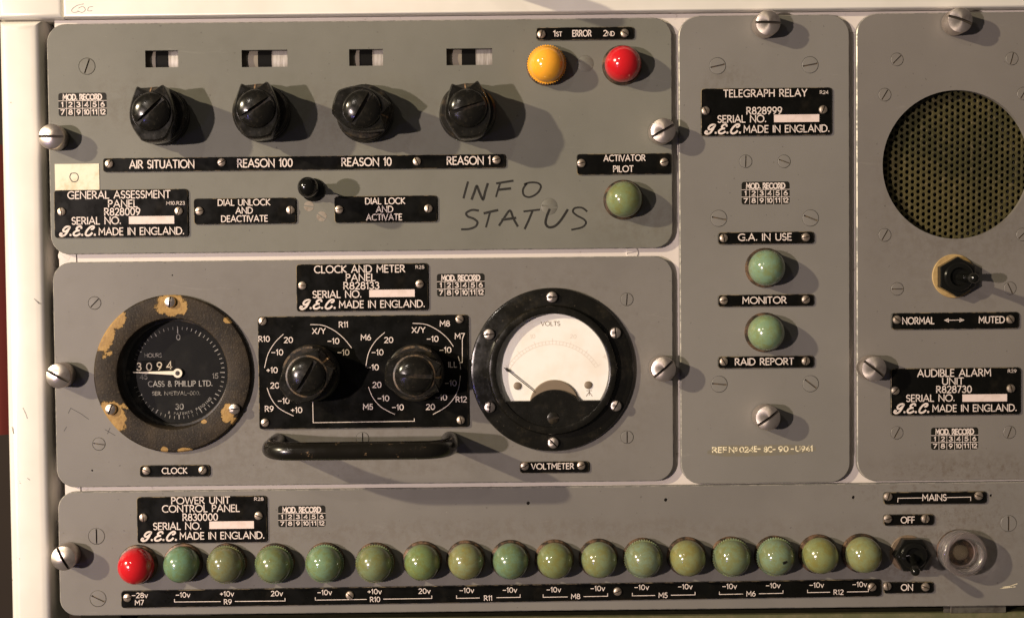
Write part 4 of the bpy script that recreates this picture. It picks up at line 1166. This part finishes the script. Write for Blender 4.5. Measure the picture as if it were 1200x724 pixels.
# clear mains lamp
x, z = P(1129.3, 649, 16)
mb = MB(); mb.lathe([(0, 0), (26, 0), (26, 2.5), (24, 3.5), (21, 3.6), (20, 2.8), (0, 2.6)], 'lamp_bezel', 48)
mo_ = place('mains_lamp', mb.mesh('mains_lamp'), p5.o, (x-p5.c[0], 0, z-p5.c[1]), 0, 'clear glass mains lamp, unlit')
mb = MB(); mb.lathe([(17.6, 4), (26, 4), (26.4, 8)]+[(22.1+4.3*math.cos(R(a)), 16.5+5.2*math.sin(R(a))) for a in range(0, 181, 18)]+[(17.7, 10)], 'ring_glass', 64, loop=True)
mb.lathe([(18, 10), (17.6, 14.4), (14, 13.6), (9, 16.4), (0, 18.4), (0, 13.5), (9, 12), (14, 10.4)], 'clear_glass', 64, loop=True)
place('lens', mb.mesh('lens', 50), mo_)
mb = MB(); mb.lathe([(16.5, 2.7), (16.5, 3.6), (17.5, 3.9), (24.2, 3.9), (24.4, 3.5)], 'added_reflector', 48)  # pale metal ring added under the glass so it looks bright when seen through
place('added_reflector_ring', mb.mesh('added_reflector_ring'), mo_)
mb = MB(); mb.lathe([(0, 3), (8.5, 3), (8.5, 5), (6.5, 7.5), (3.4, 8.8), (0, 9.2)], 'bulb_glass', 28)
place('bulb', mb.mesh('bulb'), mo_)
mb = MB()
for ln in ([(1175, 687.5), (1183, 686.5), (1192, 683.5)], [(1172, 689), (1190, 687)]):
    mb.ribbon([(P(u, v)[0]-p5.c[0], P(u, v)[1]-p5.c[1]) for u, v in ln], .8, .1, 'faded_stamp')
place('scratch', mb.mesh('scratch', 0), p5.o)

# ------------------------------------------------------------------ below and behind
xs0, xs1 = P(75, 722)[0], P(1420, 722)[0]
mb = MB(); zt = P(900, 720.5, -4)[1]
mb.loft([([(xs0+80, zt-300), (xs1, zt-300), (xs1, zt), (xs0+80, zt)], -30), ([(xs0+80, zt-300), (xs1, zt-300), (xs1, zt), (xs0+80, zt)], -6), ([(xs0+81, zt-299), (xs1-1, zt-299), (xs1-1, zt-1.2), (xs0+81, zt-1.2)], -4.6)], 'olive_paint')
thing('equipment_panel', mb.mesh('equipment_panel', 30), (0, 0, 0), 'dark olive top edge of the next unit below the long lamp panel', 'equipment panel')
mb = MB(); xq, zq = P(1147, 714, -4)
mb.loft([(rrect(66, 9, 1.5, 3), -3), (rrect(66, 9, 1.5, 3), 0), (rrect(64.5, 7.5, 1, 3), .8)], 'bracket_metal', cap0=True)
mb.box(-40, -33, -6, 3, -4, -1, 'bracket_metal')
thing('bracket', mb.mesh('bracket', 30), (xq, -5.5, zq), 'worn bare metal bracket at the bottom right under the mains lamp', 'bracket')
mb = MB(); mb.box(-2600, 2600, -2000, 2000, -2100, -2000, 'dark_wall')
bg = place('wall', mb.mesh('wall', 0)); bg['kind'] = 'structure'
mb = MB()
xr0, zr0 = P(0, 340, -400)
pts = []
for i in range(26):
    t = i/25
    pts.append((-320+325*t, 7*math.sin(i*1.9)))
ol = [(x_, z_) for x_, z_ in pts]
vsd, fsd = [], []
for zz_ in (-215, 215):
    for dx_ in (0, 3):
        vsd += [(x_, z_+dx_, zz_) for x_, z_ in ol]
n_ = len(ol)
for i in range(n_-1):
    fsd += [[i, i+1, 2*n_+i+1, 2*n_+i], [n_+i, n_+i+1, 3*n_+i+1, 3*n_+i], [i, i+1, n_+i+1, n_+i], [2*n_+i, 2*n_+i+1, 3*n_+i+1, 3*n_+i]]
mb.add(vsd, fsd, 'red_cloth')
thing('red_cloth', mb.mesh('red_cloth', 60), (xr0+20, -400, zr0), 'dark red cloth in the shade behind the left post', 'cloth')
